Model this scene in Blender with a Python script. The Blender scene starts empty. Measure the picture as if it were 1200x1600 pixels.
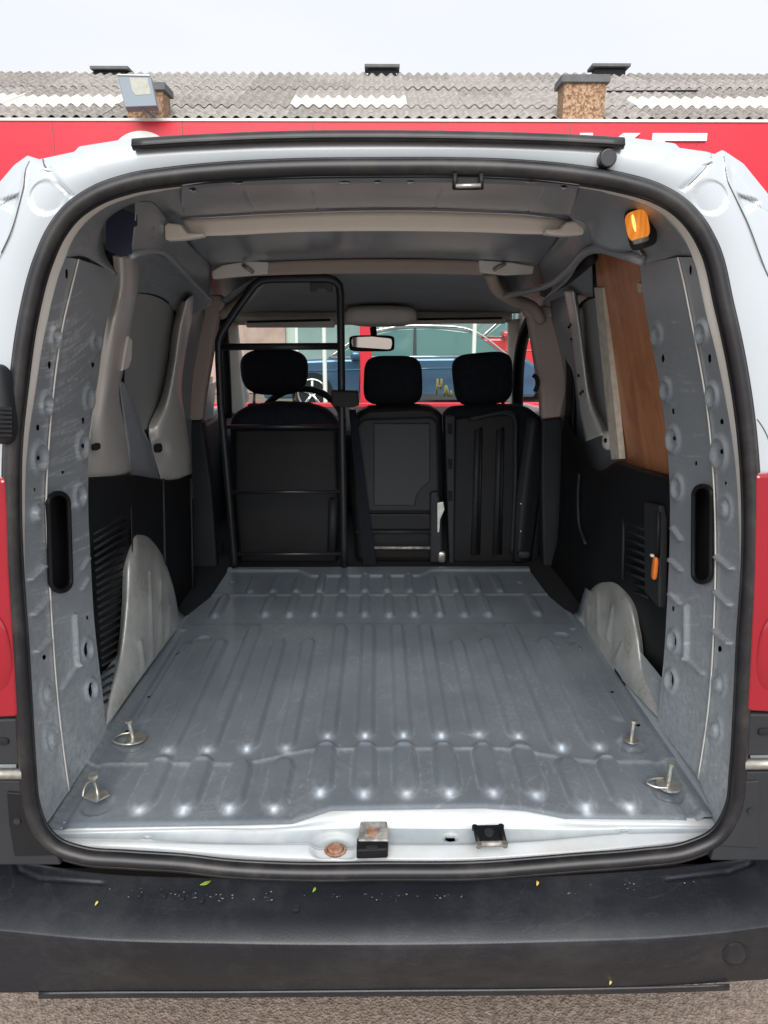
import bpy, bmesh, math, random
import numpy as np
from mathutils import Vector, Matrix
random.seed(7)
S = bpy.context.scene
COL = S.collection
R = math.radians

# ------------------------------------------------------------------ camera
TH, PSI, F = R(14.6), R(0.5), 1150.0
CAM = Vector((0, 0, 1.5))
FW = Vector((math.sin(PSI)*math.cos(TH), math.cos(PSI)*math.cos(TH), -math.sin(TH)))
RT = Vector((math.cos(PSI), -math.sin(PSI), 0))
UP = RT.cross(FW)
cd = bpy.data.cameras.new('camera')
cam = bpy.data.objects.new('camera', cd); COL.objects.link(cam)
cd.sensor_fit = 'VERTICAL'; cd.sensor_height = 36; cd.sensor_width = 27
cd.lens = 36*F/1600; cd.clip_start = .02; cd.clip_end = 3000
M = Matrix((RT, UP, -FW)).transposed().to_4x4(); M.translation = CAM
cam.matrix_world = M
S.camera = cam

# ------------------------------------------------------------------ light
SUN_EL, SUN_AZ = R(38), R(183)      # azimuth clockwise from +Y
S.view_settings.view_transform = 'Standard'; S.view_settings.look = 'None'
S.view_settings.gamma = 1; S.view_settings.use_curve_mapping = False
S.view_settings.exposure = 0.95
W = bpy.data.worlds.new('World'); S.world = W; W.use_nodes = True
nt = W.node_tree; nt.nodes.clear()
wo = nt.nodes.new('ShaderNodeOutputWorld'); bg = nt.nodes.new('ShaderNodeBackground')
sky = nt.nodes.new('ShaderNodeTexSky'); sky.sky_type = 'NISHITA'; sky.sun_disc = False
sky.sun_elevation = SUN_EL; sky.sun_rotation = SUN_AZ; sky.dust_density = 3; sky.air_density = 1
tc = nt.nodes.new('ShaderNodeTexCoord'); mp = nt.nodes.new('ShaderNodeMapping')
mp.inputs['Scale'].default_value = (1, 1, 3.2)
nz = nt.nodes.new('ShaderNodeTexNoise'); nz.inputs['Scale'].default_value = 1.6; nz.inputs['Detail'].default_value = 6
cr = nt.nodes.new('ShaderNodeValToRGB')
cr.color_ramp.elements[0].position = .34; cr.color_ramp.elements[0].color = (4.6, 4.8, 5.15, 1)
cr.color_ramp.elements[1].position = .62; cr.color_ramp.elements[1].color = (5.0, 5.1, 5.35, 1)
mx = nt.nodes.new('ShaderNodeMixRGB'); mx.inputs[0].default_value = .95
nt.links.new(tc.outputs['Generated'], mp.inputs[0]); nt.links.new(mp.outputs[0], nz.inputs['Vector'])
nt.links.new(nz.outputs['Fac'], cr.inputs[0]); nt.links.new(cr.outputs[0], mx.inputs[2])
nt.links.new(sky.outputs[0], mx.inputs[1]); nt.links.new(mx.outputs[0], bg.inputs[0])
bg.inputs[1].default_value = .1
nt.links.new(bg.outputs[0], wo.inputs[0])
sd = bpy.data.lights.new('sun', 'SUN'); sd.energy = 2.3; sd.angle = R(50); sd.color = (1, .97, .93)
sun = bpy.data.objects.new('sun', sd); COL.objects.link(sun)
dv = Vector((math.sin(SUN_AZ)*math.cos(SUN_EL), math.cos(SUN_AZ)*math.cos(SUN_EL), math.sin(SUN_EL)))
sun.rotation_euler = dv.to_track_quat('Z', 'Y').to_euler()

# ------------------------------------------------------------------ materials
def N(nt, t, **k):
    n = nt.nodes.new(t)
    for a, b in k.items():
        if a.startswith('i_'): n.inputs[a[2:].replace('_', ' ')].default_value = b
        else: setattr(n, a, b)
    return n
def mat(name, c, c2=None, rough=.5, metal=0, coat=0, nscale=8, stretch=(1, 1, 1), bump=0, bscale=80,
        rvar=0, lo=.35, hi=.65, emit=None, scr=0, scrc=(.6, .63, .66), scrs=30, spec=.5, dust=0, dustc=(.3, .28, .25)):
    m = bpy.data.materials.new(name); m.use_nodes = True
    t = m.node_tree; p = t.nodes['Principled BSDF']; L = t.links.new
    p.inputs['Base Color'].default_value = (*c, 1); p.inputs['Roughness'].default_value = rough
    p.inputs['Metallic'].default_value = metal; p.inputs['Coat Weight'].default_value = coat
    p.inputs['Coat Roughness'].default_value = .12; p.inputs['Specular IOR Level'].default_value = spec
    co = N(t, 'ShaderNodeTexCoord'); mpn = N(t, 'ShaderNodeMapping'); mpn.inputs['Scale'].default_value = stretch
    L(co.outputs['Object'], mpn.inputs[0])
    n1 = N(t, 'ShaderNodeTexNoise', i_Scale=nscale, i_Detail=7.0, i_Roughness=.62); L(mpn.outputs[0], n1.inputs['Vector'])
    out = None
    if c2:
        r = N(t, 'ShaderNodeValToRGB'); r.color_ramp.elements[0].position = lo; r.color_ramp.elements[1].position = hi
        r.color_ramp.elements[0].color = (*c, 1); r.color_ramp.elements[1].color = (*c2, 1)
        L(n1.outputs['Fac'], r.inputs[0]); out = r.outputs[0]
    if scr:      # fine scratches: thin bands of a stretched, distorted wave
        n3 = N(t, 'ShaderNodeTexNoise', i_Scale=scrs, i_Detail=3.0, i_Distortion=1.2)
        m3 = N(t, 'ShaderNodeMapping'); m3.inputs['Scale'].default_value = (.35, .3, 3.2); m3.inputs['Rotation'].default_value = (.25, 0, .3)
        L(co.outputs['Object'], m3.inputs[0]); L(m3.outputs[0], n3.inputs['Vector'])
        r3 = N(t, 'ShaderNodeValToRGB'); e = r3.color_ramp.elements
        e[0].position = .50; e[0].color = (0, 0, 0, 1); e[1].position = .515; e[1].color = (1, 1, 1, 1)
        e2 = r3.color_ramp.elements.new(.53); e2.color = (0, 0, 0, 1)
        L(n3.outputs['Fac'], r3.inputs[0])
        n4 = N(t, 'ShaderNodeTexNoise', i_Scale=3.5, i_Detail=2.0); L(co.outputs['Object'], n4.inputs['Vector'])
        r4 = N(t, 'ShaderNodeMapRange'); r4.inputs[1].default_value = .42; r4.inputs[2].default_value = .56; r4.inputs[4].default_value = scr
        L(n4.outputs['Fac'], r4.inputs[0])
        mu = N(t, 'ShaderNodeMath', operation='MULTIPLY'); L(r3.outputs[0], mu.inputs[0]); L(r4.outputs[0], mu.inputs[1])
        mxx = N(t, 'ShaderNodeMixRGB'); mxx.inputs[1].default_value = (*c, 1); mxx.inputs[2].default_value = (*scrc, 1)
        if out: L(out, mxx.inputs[1])
        L(mu.outputs[0], mxx.inputs[0]); out = mxx.outputs[0]
    if dust:
        n5 = N(t, 'ShaderNodeTexNoise', i_Scale=5.0, i_Detail=10.0, i_Roughness=.75); L(co.outputs['Object'], n5.inputs['Vector'])
        r5 = N(t, 'ShaderNodeMapRange'); r5.inputs[1].default_value = .48; r5.inputs[2].default_value = .75; r5.inputs[4].default_value = dust
        L(n5.outputs['Fac'], r5.inputs[0])
        mxd = N(t, 'ShaderNodeMixRGB'); mxd.inputs[1].default_value = (*c, 1); mxd.inputs[2].default_value = (*dustc, 1)
        if out: L(out, mxd.inputs[1])
        L(r5.outputs[0], mxd.inputs[0]); out = mxd.outputs[0]
    if out: L(out, p.inputs['Base Color'])
    if rvar:
        mr = N(t, 'ShaderNodeMapRange'); mr.inputs[3].default_value = max(0, rough-rvar); mr.inputs[4].default_value = rough+rvar
        mr.inputs[1].default_value = .3; mr.inputs[2].default_value = .7
        L(n1.outputs['Fac'], mr.inputs[0]); L(mr.outputs[0], p.inputs['Roughness'])
    if bump:
        n2 = N(t, 'ShaderNodeTexNoise', i_Scale=bscale, i_Detail=4.0); L(mpn.outputs[0], n2.inputs['Vector'])
        b = N(t, 'ShaderNodeBump', i_Strength=bump, i_Distance=.002); L(n2.outputs['Fac'], b.inputs['Height']); L(b.outputs[0], p.inputs['Normal'])
    if emit:
        p.inputs['Emission Color'].default_value = (*emit[0], 1); p.inputs['Emission Strength'].default_value = emit[1]
    return m

WHITE = mat('white_paint', (.44, .485, .52), (.42, .46, .49), rough=.3, coat=.5, nscale=3, bump=.015, bscale=6)
FLANGE = mat('flange_paint', (.80, .78, .72), (.75, .71, .65), rough=.4, nscale=6)
SILL = mat('sill_paint', (.56, .59, .62), (.48, .51, .52), rough=.3, coat=.3, nscale=9, dust=.35, dustc=(.42, .36, .28))
GREY = mat('grey_primer', (.34, .37, .395), (.365, .395, .42), rough=.36, metal=.3, nscale=4, rvar=.06, scr=.5, scrs=26, bump=.04, bscale=9)
PANEL = mat('pillar_primer', (.38, .42, .45), (.42, .46, .49), rough=.36, metal=.35, nscale=5, rvar=.03, scr=.5, scrc=(.72, .75, .78), scrs=22, bump=.04, bscale=9)
FLOORM = mat('floor_paint', (.265, .31, .365), (.33, .38, .43), rough=.45, metal=.65, coat=.10, nscale=3, rvar=.07, scr=.35, scrs=40, bump=.05, bscale=14, dust=.25, dustc=(.42, .42, .41))
GALV = mat('worn_arch_metal', (.45, .46, .45), (.68, .69, .66), rough=.42, metal=.45, nscale=9, scr=.7, scrs=30, bump=.12, bscale=12, dust=.5, dustc=(.30, .30, .26))
ROOFIN = mat('roof_underside', (.52, .57, .63), (.46, .50, .56), rough=.30, metal=.55, nscale=2)
CREAM = mat('cream_roof_bow', (.90, .86, .78), (.87, .82, .74), rough=.5, nscale=4)
SILVER = mat('silver_pillar', (.76, .73, .68), (.68, .66, .62), rough=.33, metal=.3, nscale=4)
BLANK = mat('window_blank', (.36, .375, .37), (.42, .43, .42), rough=.45, metal=.2, nscale=4)
BEIGE = mat('beige_trim', (.50, .40, .34), (.46, .37, .31), rough=.75, nscale=3, bump=.15, bscale=400)
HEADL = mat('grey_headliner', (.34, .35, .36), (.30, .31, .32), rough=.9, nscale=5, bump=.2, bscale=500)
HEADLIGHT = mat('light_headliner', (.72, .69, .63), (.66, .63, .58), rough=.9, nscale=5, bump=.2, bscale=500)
BLACKP = mat('black_plastic', (.006, .0065, .008), (.010, .0105, .012), rough=.55, spec=.3, nscale=6, bump=.1, bscale=300)
TRIM = mat('dark_trim', (.018, .020, .023), (.024, .026, .029), rough=.6, spec=.35, nscale=6, bump=.1, bscale=300)
FABRIC = mat('seat_fabric', (.010, .0115, .016), (.015, .017, .023), rough=.95, spec=.2, nscale=60, bump=.5, bscale=900)
BUMPER = mat('bumper_plastic', (.0075, .009, .0125), (.012, .0135, .018), rough=.40, nscale=4, bump=.12, bscale=350, scr=.05, scrs=18, scrc=(.2, .2, .22), dust=.14, dustc=(.16, .155, .15), rvar=.06)
RUBBER = mat('rubber_seal', (.009, .009, .011), (.016, .016, .018), rough=.42, nscale=10, bump=.05, dust=.18, dustc=(.2, .19, .17))
TUBE = mat('black_tube', (.016, .016, .019), rough=.35)
STEEL = mat('bright_steel', (.55, .54, .50), (.4, .38, .33), rough=.35, metal=.8, nscale=60)
RUSTY = mat('rusty_metal', (.20, .075, .035), (.36, .22, .16), rough=.8, nscale=90, bump=.5)
DIRTY = mat('dirty_plate', (.16, .155, .15), (.50, .48, .45), rough=.6, metal=.4, nscale=60, bump=.3)
LAMPRED = mat('red_lens', (.29, .006, .018), (.25, .005, .015), rough=.12, coat=1, nscale=3)
AMBER = mat('amber_lens', (.6, .22, .05), rough=.25, emit=((1, .30, .03), .42))
def bands(m):
    t = m.node_tree; w = N(t, 'ShaderNodeTexWave', i_Scale=34.0, i_Distortion=1.0); co = N(t, 'ShaderNodeTexCoord'); t.links.new(co.outputs['Object'], w.inputs['Vector'])
    r = N(t, 'ShaderNodeMapRange'); r.inputs[3].default_value = .24; r.inputs[4].default_value = .34
    t.links.new(w.outputs['Fac'], r.inputs[0]); t.links.new(r.outputs[0], t.nodes['Principled BSDF'].inputs['Emission Strength'])
bands(AMBER)
BULB = mat('lit_bulb', (1, .7, .3), rough=.3, emit=((1, .50, .10), 1.1))
ORANGE = mat('orange_plastic', (.75, .19, .03), rough=.4)
VOID = mat('dark_cavity', (.006, .007, .010), rough=.9)
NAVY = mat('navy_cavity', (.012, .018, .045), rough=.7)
MIRROR = mat('mirror_glass', (.75, .75, .73), rough=.06, metal=1)
PALE = mat('pale_board_edge', (.66, .62, .52), (.5, .45, .36), rough=.7, nscale=40)
REDWALL = mat('red_fascia', (.62, .013, .035), (.58, .010, .03), rough=.4, nscale=.6)
WHITEW = mat('white_sign_letter', (.74, .75, .72), rough=.5)
ROOFTILE = mat('fibre_cement', (.36, .335, .31), (.11, .10, .09), rough=.95, nscale=9, lo=.42, hi=.75, bump=.5, bscale=40)
ROOFTILE2 = mat('fibre_cement_dark', (.31, .29, .265), (.09, .082, .074), rough=.95, nscale=11, lo=.40, hi=.72, bump=.5, bscale=40)
ROOFPALE = mat('translucent_sheet', (.62, .595, .555), (.44, .42, .39), rough=.7, nscale=6, lo=.45, hi=.8)
PEBBLE = mat('pebble_dash', (.15, .075, .04), (.45, .31, .20), rough=.95, nscale=26, lo=.40, hi=.62, bump=1, bscale=30)
SLATE = mat('cowl_slate', (.13, .135, .14), (.09, .095, .1), rough=.8, nscale=5)
GUTTER = mat('gutter_white', (.72, .72, .70), rough=.5)
LAMPGREY = mat('floodlight_body', (.16, .20, .24), rough=.5)
REFL = mat('floodlight_reflector', (.34, .34, .29), (.26, .27, .24), rough=.5, nscale=12)
FACADE = mat('facade_render', (.50, .55, .52), (.42, .47, .45), rough=.8, nscale=1.2)
BRICKM = mat('pink_wall', (.38, .25, .22), (.46, .32, .28), rough=.9, nscale=5)
SHOPGL = mat('shop_glass', (.16, .24, .23), (.26, .34, .33), rough=.08, nscale=.7, coat=1)
CARBLUE = mat('car_paint_blue', (.05, .12, .22), rough=.12, metal=.5, coat=1)
CARRED = mat('car_paint_red', (.5, .015, .02), rough=.25, coat=1)
CARGREY = mat('car_paint_dark', (.04, .045, .05), rough=.25, coat=1)
CARGL = mat('car_window', (.10, .20, .20), rough=.05, coat=1)
CHROME = mat('chrome_trim', (.8, .82, .8), rough=.15, metal=1)
YELLOW = mat('yellow_marker', (.75, .6, .15), rough=.6)
LEAF = mat('green_leaf', (.22, .34, .03), rough=.6)
LEAFY = mat('yellow_leaf', (.62, .48, .12), rough=.6)

def wood():
    m = mat('stained_wood', (.46, .17, .075), (.66, .30, .145), rough=.42, dust=.75, dustc=(.20, .07, .035), nscale=7, stretch=(1, 5, .55), lo=.3, hi=.72, bump=.06, bscale=60)
    return m
WOOD = wood()
def asphalt():
    m = bpy.data.materials.new('asphalt'); m.use_nodes = True; t = m.node_tree; p = t.nodes['Principled BSDF']; L = t.links.new
    p.inputs['Roughness'].default_value = .9
    co = N(t, 'ShaderNodeTexCoord')
    v = N(t, 'ShaderNodeTexVoronoi', i_Scale=170.0); L(co.outputs['Object'], v.inputs['Vector'])
    n = N(t, 'ShaderNodeTexNoise', i_Scale=60.0, i_Detail=8.0, i_Roughness=.7); L(co.outputs['Object'], n.inputs['Vector'])
    n2 = N(t, 'ShaderNodeTexNoise', i_Scale=2.0, i_Detail=5.0); L(co.outputs['Object'], n2.inputs['Vector'])
    r = N(t, 'ShaderNodeValToRGB'); e = r.color_ramp.elements
    e[0].position = .3; e[0].color = (.12, .090, .072, 1); e[1].position = .7; e[1].color = (.50, .40, .33, 1)
    L(n.outputs['Fac'], r.inputs[0])
    mxx = N(t, 'ShaderNodeMixRGB', blend_type='MULTIPLY'); mxx.inputs[0].default_value = .45
    L(r.outputs[0], mxx.inputs[1]); L(n2.outputs['Fac'], mxx.inputs[2]); L(mxx.outputs[0], p.inputs['Base Color'])
    b = N(t, 'ShaderNodeBump', i_Strength=.9, i_Distance=.004); L(n.outputs['Fac'], b.inputs['Height'])
    b2 = N(t, 'ShaderNodeBump', i_Strength=.8, i_Distance=.003); L(v.outputs['Distance'], b2.inputs['Height']); L(b.outputs[0], b2.inputs['Normal'])
    L(b2.outputs[0], p.inputs['Normal'])
    return m
ASPH = asphalt()
def glass(name, tint, ref):
    m = bpy.data.materials.new(name); m.use_nodes = True; t = m.node_tree; t.nodes.clear(); L = t.links.new
    o = N(t, 'ShaderNodeOutputMaterial'); mxs = N(t, 'ShaderNodeMixShader'); tr = N(t, 'ShaderNodeBsdfTransparent'); g = N(t, 'ShaderNodeBsdfGlossy')
    tr.inputs[0].default_value = (*tint, 1); g.inputs[1].default_value = .02
    fr = N(t, 'ShaderNodeLayerWeight'); fr.inputs[0].default_value = .5
    fm = N(t, 'ShaderNodeMapRange'); fm.inputs[3].default_value = .05; fm.inputs[4].default_value = .45; L(fr.outputs['Facing'], fm.inputs[0])
    pw = N(t, 'ShaderNodeMath', operation='POWER'); pw.inputs[1].default_value = 2.5; L(fr.outputs['Facing'], pw.inputs[0]); L(pw.outputs[0], fm.inputs[0])
    L(fm.outputs[0], mxs.inputs[0]); L(tr.outputs[0], mxs.inputs[1]); L(g.outputs[0], mxs.inputs[2]); L(mxs.outputs[0], o.inputs[0])
    return m
GLASS = glass('windscreen_glass', (.80, .92, .88), 1.5)

def wearmix(m, colr, attr='wear', rough=None):
    t = m.node_tree; p = t.nodes['Principled BSDF']; L = t.links.new
    a = N(t, 'ShaderNodeAttribute', attribute_name=attr); n = N(t, 'ShaderNodeTexNoise', i_Scale=70.0, i_Detail=6.0, i_Roughness=.7)
    co = N(t, 'ShaderNodeTexCoord'); L(co.outputs['Object'], n.inputs['Vector'])
    r = N(t, 'ShaderNodeMapRange'); r.inputs[1].default_value = .35; r.inputs[2].default_value = .6; L(n.outputs['Fac'], r.inputs[0])
    mu = N(t, 'ShaderNodeMath', operation='MULTIPLY'); L(a.outputs['Fac'], mu.inputs[0]); L(r.outputs[0], mu.inputs[1])
    mxx = N(t, 'ShaderNodeMixRGB'); mxx.inputs[2].default_value = (*colr, 1)
    L(p.inputs['Base Color'].links[0].from_socket, mxx.inputs[1]); L(mu.outputs[0], mxx.inputs[0]); L(mxx.outputs[0], p.inputs['Base Color'])
wearmix(PANEL, (.74, .77, .79)); wearmix(FLOORM, (.55, .57, .58)); wearmix(GALV, (.30, .29, .22))
def setattr_(o, vals):
    at_ = o.data.attributes.new('wear', 'FLOAT', 'POINT'); at_.data.foreach_set('value', np.clip(np.asarray(vals, dtype=np.float32), 0, 1))
# ------------------------------------------------------------------ helpers
def tag(o, label=None, cat=None, group=None, kind=None):
    if label: o['label'] = label
    if cat: o['category'] = cat
    if group: o['group'] = group
    if kind: o['kind'] = kind
    return o
ORG = {}
def empty(name, loc):
    o = bpy.data.objects.new(name, None); COL.objects.link(o); o.location = loc; o.empty_display_size = .1
    ORG[o.name] = Vector(loc)
    return o
def origin(o): return ORG.get(o.name, Vector((0, 0, 0)))
def mk(name, V, Fc, m, parent=None, smooth=False, bevel=0, solid=0, seg=2):
    """mesh from world coordinates, origin moved to its own centre"""
    V = [Vector(v) for v in V]
    c = sum(V, Vector())/len(V)
    me = bpy.data.meshes.new(name); me.from_pydata([v-c for v in V], [], Fc); me.materials.append(m)
    if smooth:
        me.polygons.foreach_set('use_smooth', [True]*len(me.polygons))
    me.update()
    o = bpy.data.objects.new(name, me); COL.objects.link(o)
    ORG[o.name] = c
    if parent:
        o.parent = parent; o.location = c-origin(parent)
    else: o.location = c
    if solid:
        s = o.modifiers.new('solid', 'SOLIDIFY'); s.thickness = solid; s.offset = -1
    if bevel:
        b = o.modifiers.new('bevel', 'BEVEL'); b.width = bevel; b.segments = seg; b.limit_method = 'ANGLE'; b.angle_limit = R(40)
        b.harden_normals = False
    return o
def ray(px, py):
    return FW+RT*((px-600)/F)-UP*((py-800)/F)
def UY(px, py, Y): d = ray(px, py); return CAM+d*(Y/d.y)
def UZ(px, py, Z): d = ray(px, py); return CAM+d*((Z-1.5)/d.z)
def UX(px, py, X): d = ray(px, py); return CAM+d*(X/d.x)
OA, OB = 1.10, .05
def UO(px, py, off=0.0):            # plane of the rear opening (slightly leaning), pushed in by off
    d = ray(px, py); a = OA+off-OB*.56
    t = (a+OB*1.5)/(d.y-OB*d.z)
    return CAM+d*t

def spline(P, n, closed=False, lin=False):
    P = np.array(P, float)
    if closed: P = np.vstack([P, P[:1]])
    seg = np.linalg.norm(np.diff(P[:, :2], axis=0), axis=1)
    if seg.sum() < 1e-9: seg = np.ones(len(P)-1)
    seg = np.maximum(seg, 1e-6)
    t = np.concatenate([[0], np.cumsum(seg)]); T = np.linspace(0, t[-1], n+1 if closed else n)
    if closed: T = T[:-1]
    if lin or len(P) < 3:
        return np.stack([np.interp(T, t, P[:, k]) for k in range(P.shape[1])], 1)
    m = np.zeros_like(P); dl = np.diff(P, axis=0)/np.diff(t)[:, None]; h = np.diff(t)[:, None]
    m[1:-1] = (dl[:-1]*h[1:]+dl[1:]*h[:-1])/(h[1:]+h[:-1]); m[0] = dl[0]; m[-1] = dl[-1]
    if closed: m[0] = m[-1] = (dl[0]*h[-1]+dl[-1]*h[0])/(h[0]+h[-1])
    i = np.clip(np.searchsorted(t, T, side='right')-1, 0, len(t)-2)
    hh = (t[i+1]-t[i])[:, None]; s = ((T-t[i])[:, None])/hh
    return ((2*s**3-3*s**2+1)*P[i]+(s**3-2*s**2+s)*hh*m[i]+(-2*s**3+3*s**2)*P[i+1]+(s**3-s**2)*hh*m[i+1])

# the opening: centre line of the rubber seal in the photograph, laid on the opening's plane
SEAL = [(600, 261), (700, 261), (800, 264), (900, 273), (975, 286), (1025, 301), (1060, 321), (1088, 350), (1108, 385), (1132, 477), (1153, 575), (1167, 672),
        (1174, 770), (1173, 900), (1167, 987), (1161, 1112), (1155, 1206), (1148, 1262), (1122, 1307), (1075, 1330), (1000, 1341), (900, 1349), (840, 1354),
        (760, 1360), (600, 1362), (440, 1362), (350, 1357), (290, 1350), (200, 1344), (125, 1337), (85, 1322), (62, 1298), (48, 1262), (41, 1200), (35, 1100), (29, 1000), (22, 900), (18, 800),
        (19, 700), (29, 600), (43, 500), (68, 405), (86, 365), (110, 333), (150, 305), (200, 287), (275, 275), (350, 268), (450, 263)]
NS = 400
Sp = spline(SEAL, NS, closed=True)
tg = np.roll(Sp, -1, 0)-np.roll(Sp, 1, 0); tg /= np.linalg.norm(tg, axis=1)[:, None]
nin = np.stack([-tg[:, 1], tg[:, 0]], 1)            # towards the inside
def wstrip(x, y):
    if y > 1285: return 3
    if y < 330 and 250 < x < 950: return 3+5*abs(x-600)/350
    return float(np.interp(y, [290, 340, 400, 500, 620, 720, 800, 900, 1000, 1280], [9, 15, 19, 19, 15, 11, 9, 5, 4, 5]))
Ain = Sp+nin*12
Bin = Ain+nin*np.array([wstrip(*p) for p in Ain])[:, None]
FD = .035
B3 = [UO(p[0], p[1], FD) for p in Bin]
def side_tab(sgn):
    pts = [v for v, p in zip(B3, Bin) if (v.x*sgn > .3 and 400 < p[1] < 1250)]
    pts.sort(key=lambda v: v.z)
    return [v.z for v in pts], [abs(v.x) for v in pts]
TAB = {-1: side_tab(-1), 1: side_tab(1)}
def XW(z, sgn):
    zs, xs = TAB[sgn]
    if z > zs[-1]: return xs[-1]-(z-zs[-1])*.45
    return float(np.interp(z, zs, xs))
def UW(px, py, off, sgn):            # on the side wall, off metres outside the line of the opening
    z = 1.2; p = None
    for _ in range(14):
        X = sgn*(XW(z, sgn)+off); d = ray(px, py)
        if d.x*sgn < .02: d.x = sgn*.02
        p = CAM+d*(X/d.x); z = .5*z+.5*min(max(p.z, .3), 2)
    return p
def proj(mode):
    return {'L': lambda x, y, o: UW(x, y, o, -1), 'R': lambda x, y, o: UW(x, y, o, 1), 'Y': UY, 'Z': UZ, 'O': UO, 'X': UX}[mode]

def sheet(name, curves, mode, m, parent=None, n=24, k=12, h=None, hole=None, solid=.002, lin=False, closed=False, flin=False, smooth=True, wear=None):
    C = [spline(c, n, closed=closed, lin=lin) for c in curves]
    G = np.zeros((k, n, 3))
    for j in range(n):
        G[:, j] = spline_u([c[j] for c in C], k, flin)
    pf = proj(mode)
    P = [[pf(*G[i, j]) for j in range(n)] for i in range(k)]
    if h:
        Nn = []
        for i in range(k):
            row = []
            for j in range(n):
                a = P[min(i+1, k-1)][j]-P[max(i-1, 0)][j]; b = P[i][min(j+1, n-1)]-P[i][max(j-1, 0)]
                q = a.cross(b)
                if q.length > 1e-12: q.normalize()
                if q.dot(CAM-P[i][j]) < 0: q = -q
                row.append(q)
            Nn.append(row)
        P = [[P[i][j]+Nn[i][j]*h(G[i, j, 0], G[i, j, 1]) for j in range(n)] for i in range(k)]
    V = [p for r in P for p in r]; Fc = []
    jn = n if closed else n-1
    for i in range(k-1):
        for j in range(jn):
            j2 = (j+1) % n
            if hole:
                cx = (G[i, j, 0]+G[i+1, j2, 0])/2; cy = (G[i, j, 1]+G[i+1, j2, 1])/2
                if hole(cx, cy): continue
            Fc.append((i*n+j, i*n+j2, (i+1)*n+j2, (i+1)*n+j))
    # face the camera
    i, j = k//2-1 if k > 2 else 0, n//2
    a, b, c = V[i*n+j], V[i*n+j+1], V[(i+1)*n+j]
    if (b-a).cross(c-a).dot(CAM-a) < 0: Fc = [f[::-1] for f in Fc]
    o = mk(name, V, Fc, m, parent, smooth=smooth, solid=solid)
    if wear: setattr_(o, wear(G[:, :, 0].ravel(), G[:, :, 1].ravel()))
    return o
def spline_u(P, k, lin=False):
    P = np.array(P, float); t = np.arange(len(P)); T = np.linspace(0, len(P)-1, k)
    if lin or len(P) < 3: return np.stack([np.interp(T, t, P[:, q]) for q in range(P.shape[1])], 1)
    mm = np.gradient(P, axis=0); i = np.clip(T.astype(int), 0, len(P)-2); s = (T-i)[:, None]
    return ((2*s**3-3*s**2+1)*P[i]+(s**3-2*s**2+s)*mm[i]+(-2*s**3+3*s**2)*P[i+1]+(s**3-s**2)*mm[i+1])

def tube(name, pts, r, m, parent=None, seg=10, closed=False, prof=None, smooth=True):
    pts = [Vector(p) for p in pts]; n = len(pts); V = []; Fc = []
    t0 = (pts[1]-pts[0]).normalized(); u = t0.orthogonal().normalized()
    if closed: u = Vector((0, -1, 0)); u = (u-t0*u.dot(t0)).normalized()
    for i in range(n):
        a = pts[(i-1) % n] if (closed or i) else pts[i]; b = pts[(i+1) % n] if (closed or i < n-1) else pts[i]
        t = (b-a).normalized(); u = (u-t*u.dot(t)).normalized(); w = t.cross(u)
        rr = r[i] if isinstance(r, (list, tuple)) else r
        for s in range(seg):
            an = 2*math.pi*s/seg
            ca, sa = (prof[s] if prof else (math.cos(an), math.sin(an)))
            V.append(pts[i]+u*ca*rr+w*sa*rr)
    for i in range(n if closed else n-1):
        for s in range(seg):
            s2 = (s+1) % seg; i2 = (i+1) % n
            Fc.append((i*seg+s, i*seg+s2, i2*seg+s2, i2*seg+s))
    if not closed:
        Fc.append(tuple(range(seg))[::-1]); Fc.append(tuple((n-1)*seg+s for s in range(seg)))
    return mk(name, V, Fc, m, parent, smooth=smooth)
def smoothpts(P, n, closed=False):
    P = np.array([tuple(p) for p in P]); Q = spline3(P, n, closed); return [Vector(q) for q in Q]
def spline3(P, n, closed=False):
    if closed: P = np.vstack([P, P[:1]])
    seg = np.maximum(np.linalg.norm(np.diff(P, axis=0), axis=1), 1e-6); t = np.concatenate([[0], np.cumsum(seg)])
    T = np.linspace(0, t[-1], n+1 if closed else n)
    if closed: T = T[:-1]
    if len(P) < 3: return np.stack([np.interp(T, t, P[:, q]) for q in range(3)], 1)
    dl = np.diff(P, axis=0)/np.diff(t)[:, None]; m = np.zeros_like(P); m[1:-1] = (dl[:-1]+dl[1:])/2; m[0] = dl[0]; m[-1] = dl[-1]
    if closed: m[0] = m[-1] = (dl[0]+dl[-1])/2
    i = np.clip(np.searchsorted(t, T, side='right')-1, 0, len(t)-2); hh = (t[i+1]-t[i])[:, None]; s = (T-t[i])[:, None]/hh
    return ((2*s**3-3*s**2+1)*P[i]+(s**3-2*s**2+s)*hh*m[i]+(-2*s**3+3*s**2)*P[i+1]+(s**3-s**2)*hh*m[i+1])

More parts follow.
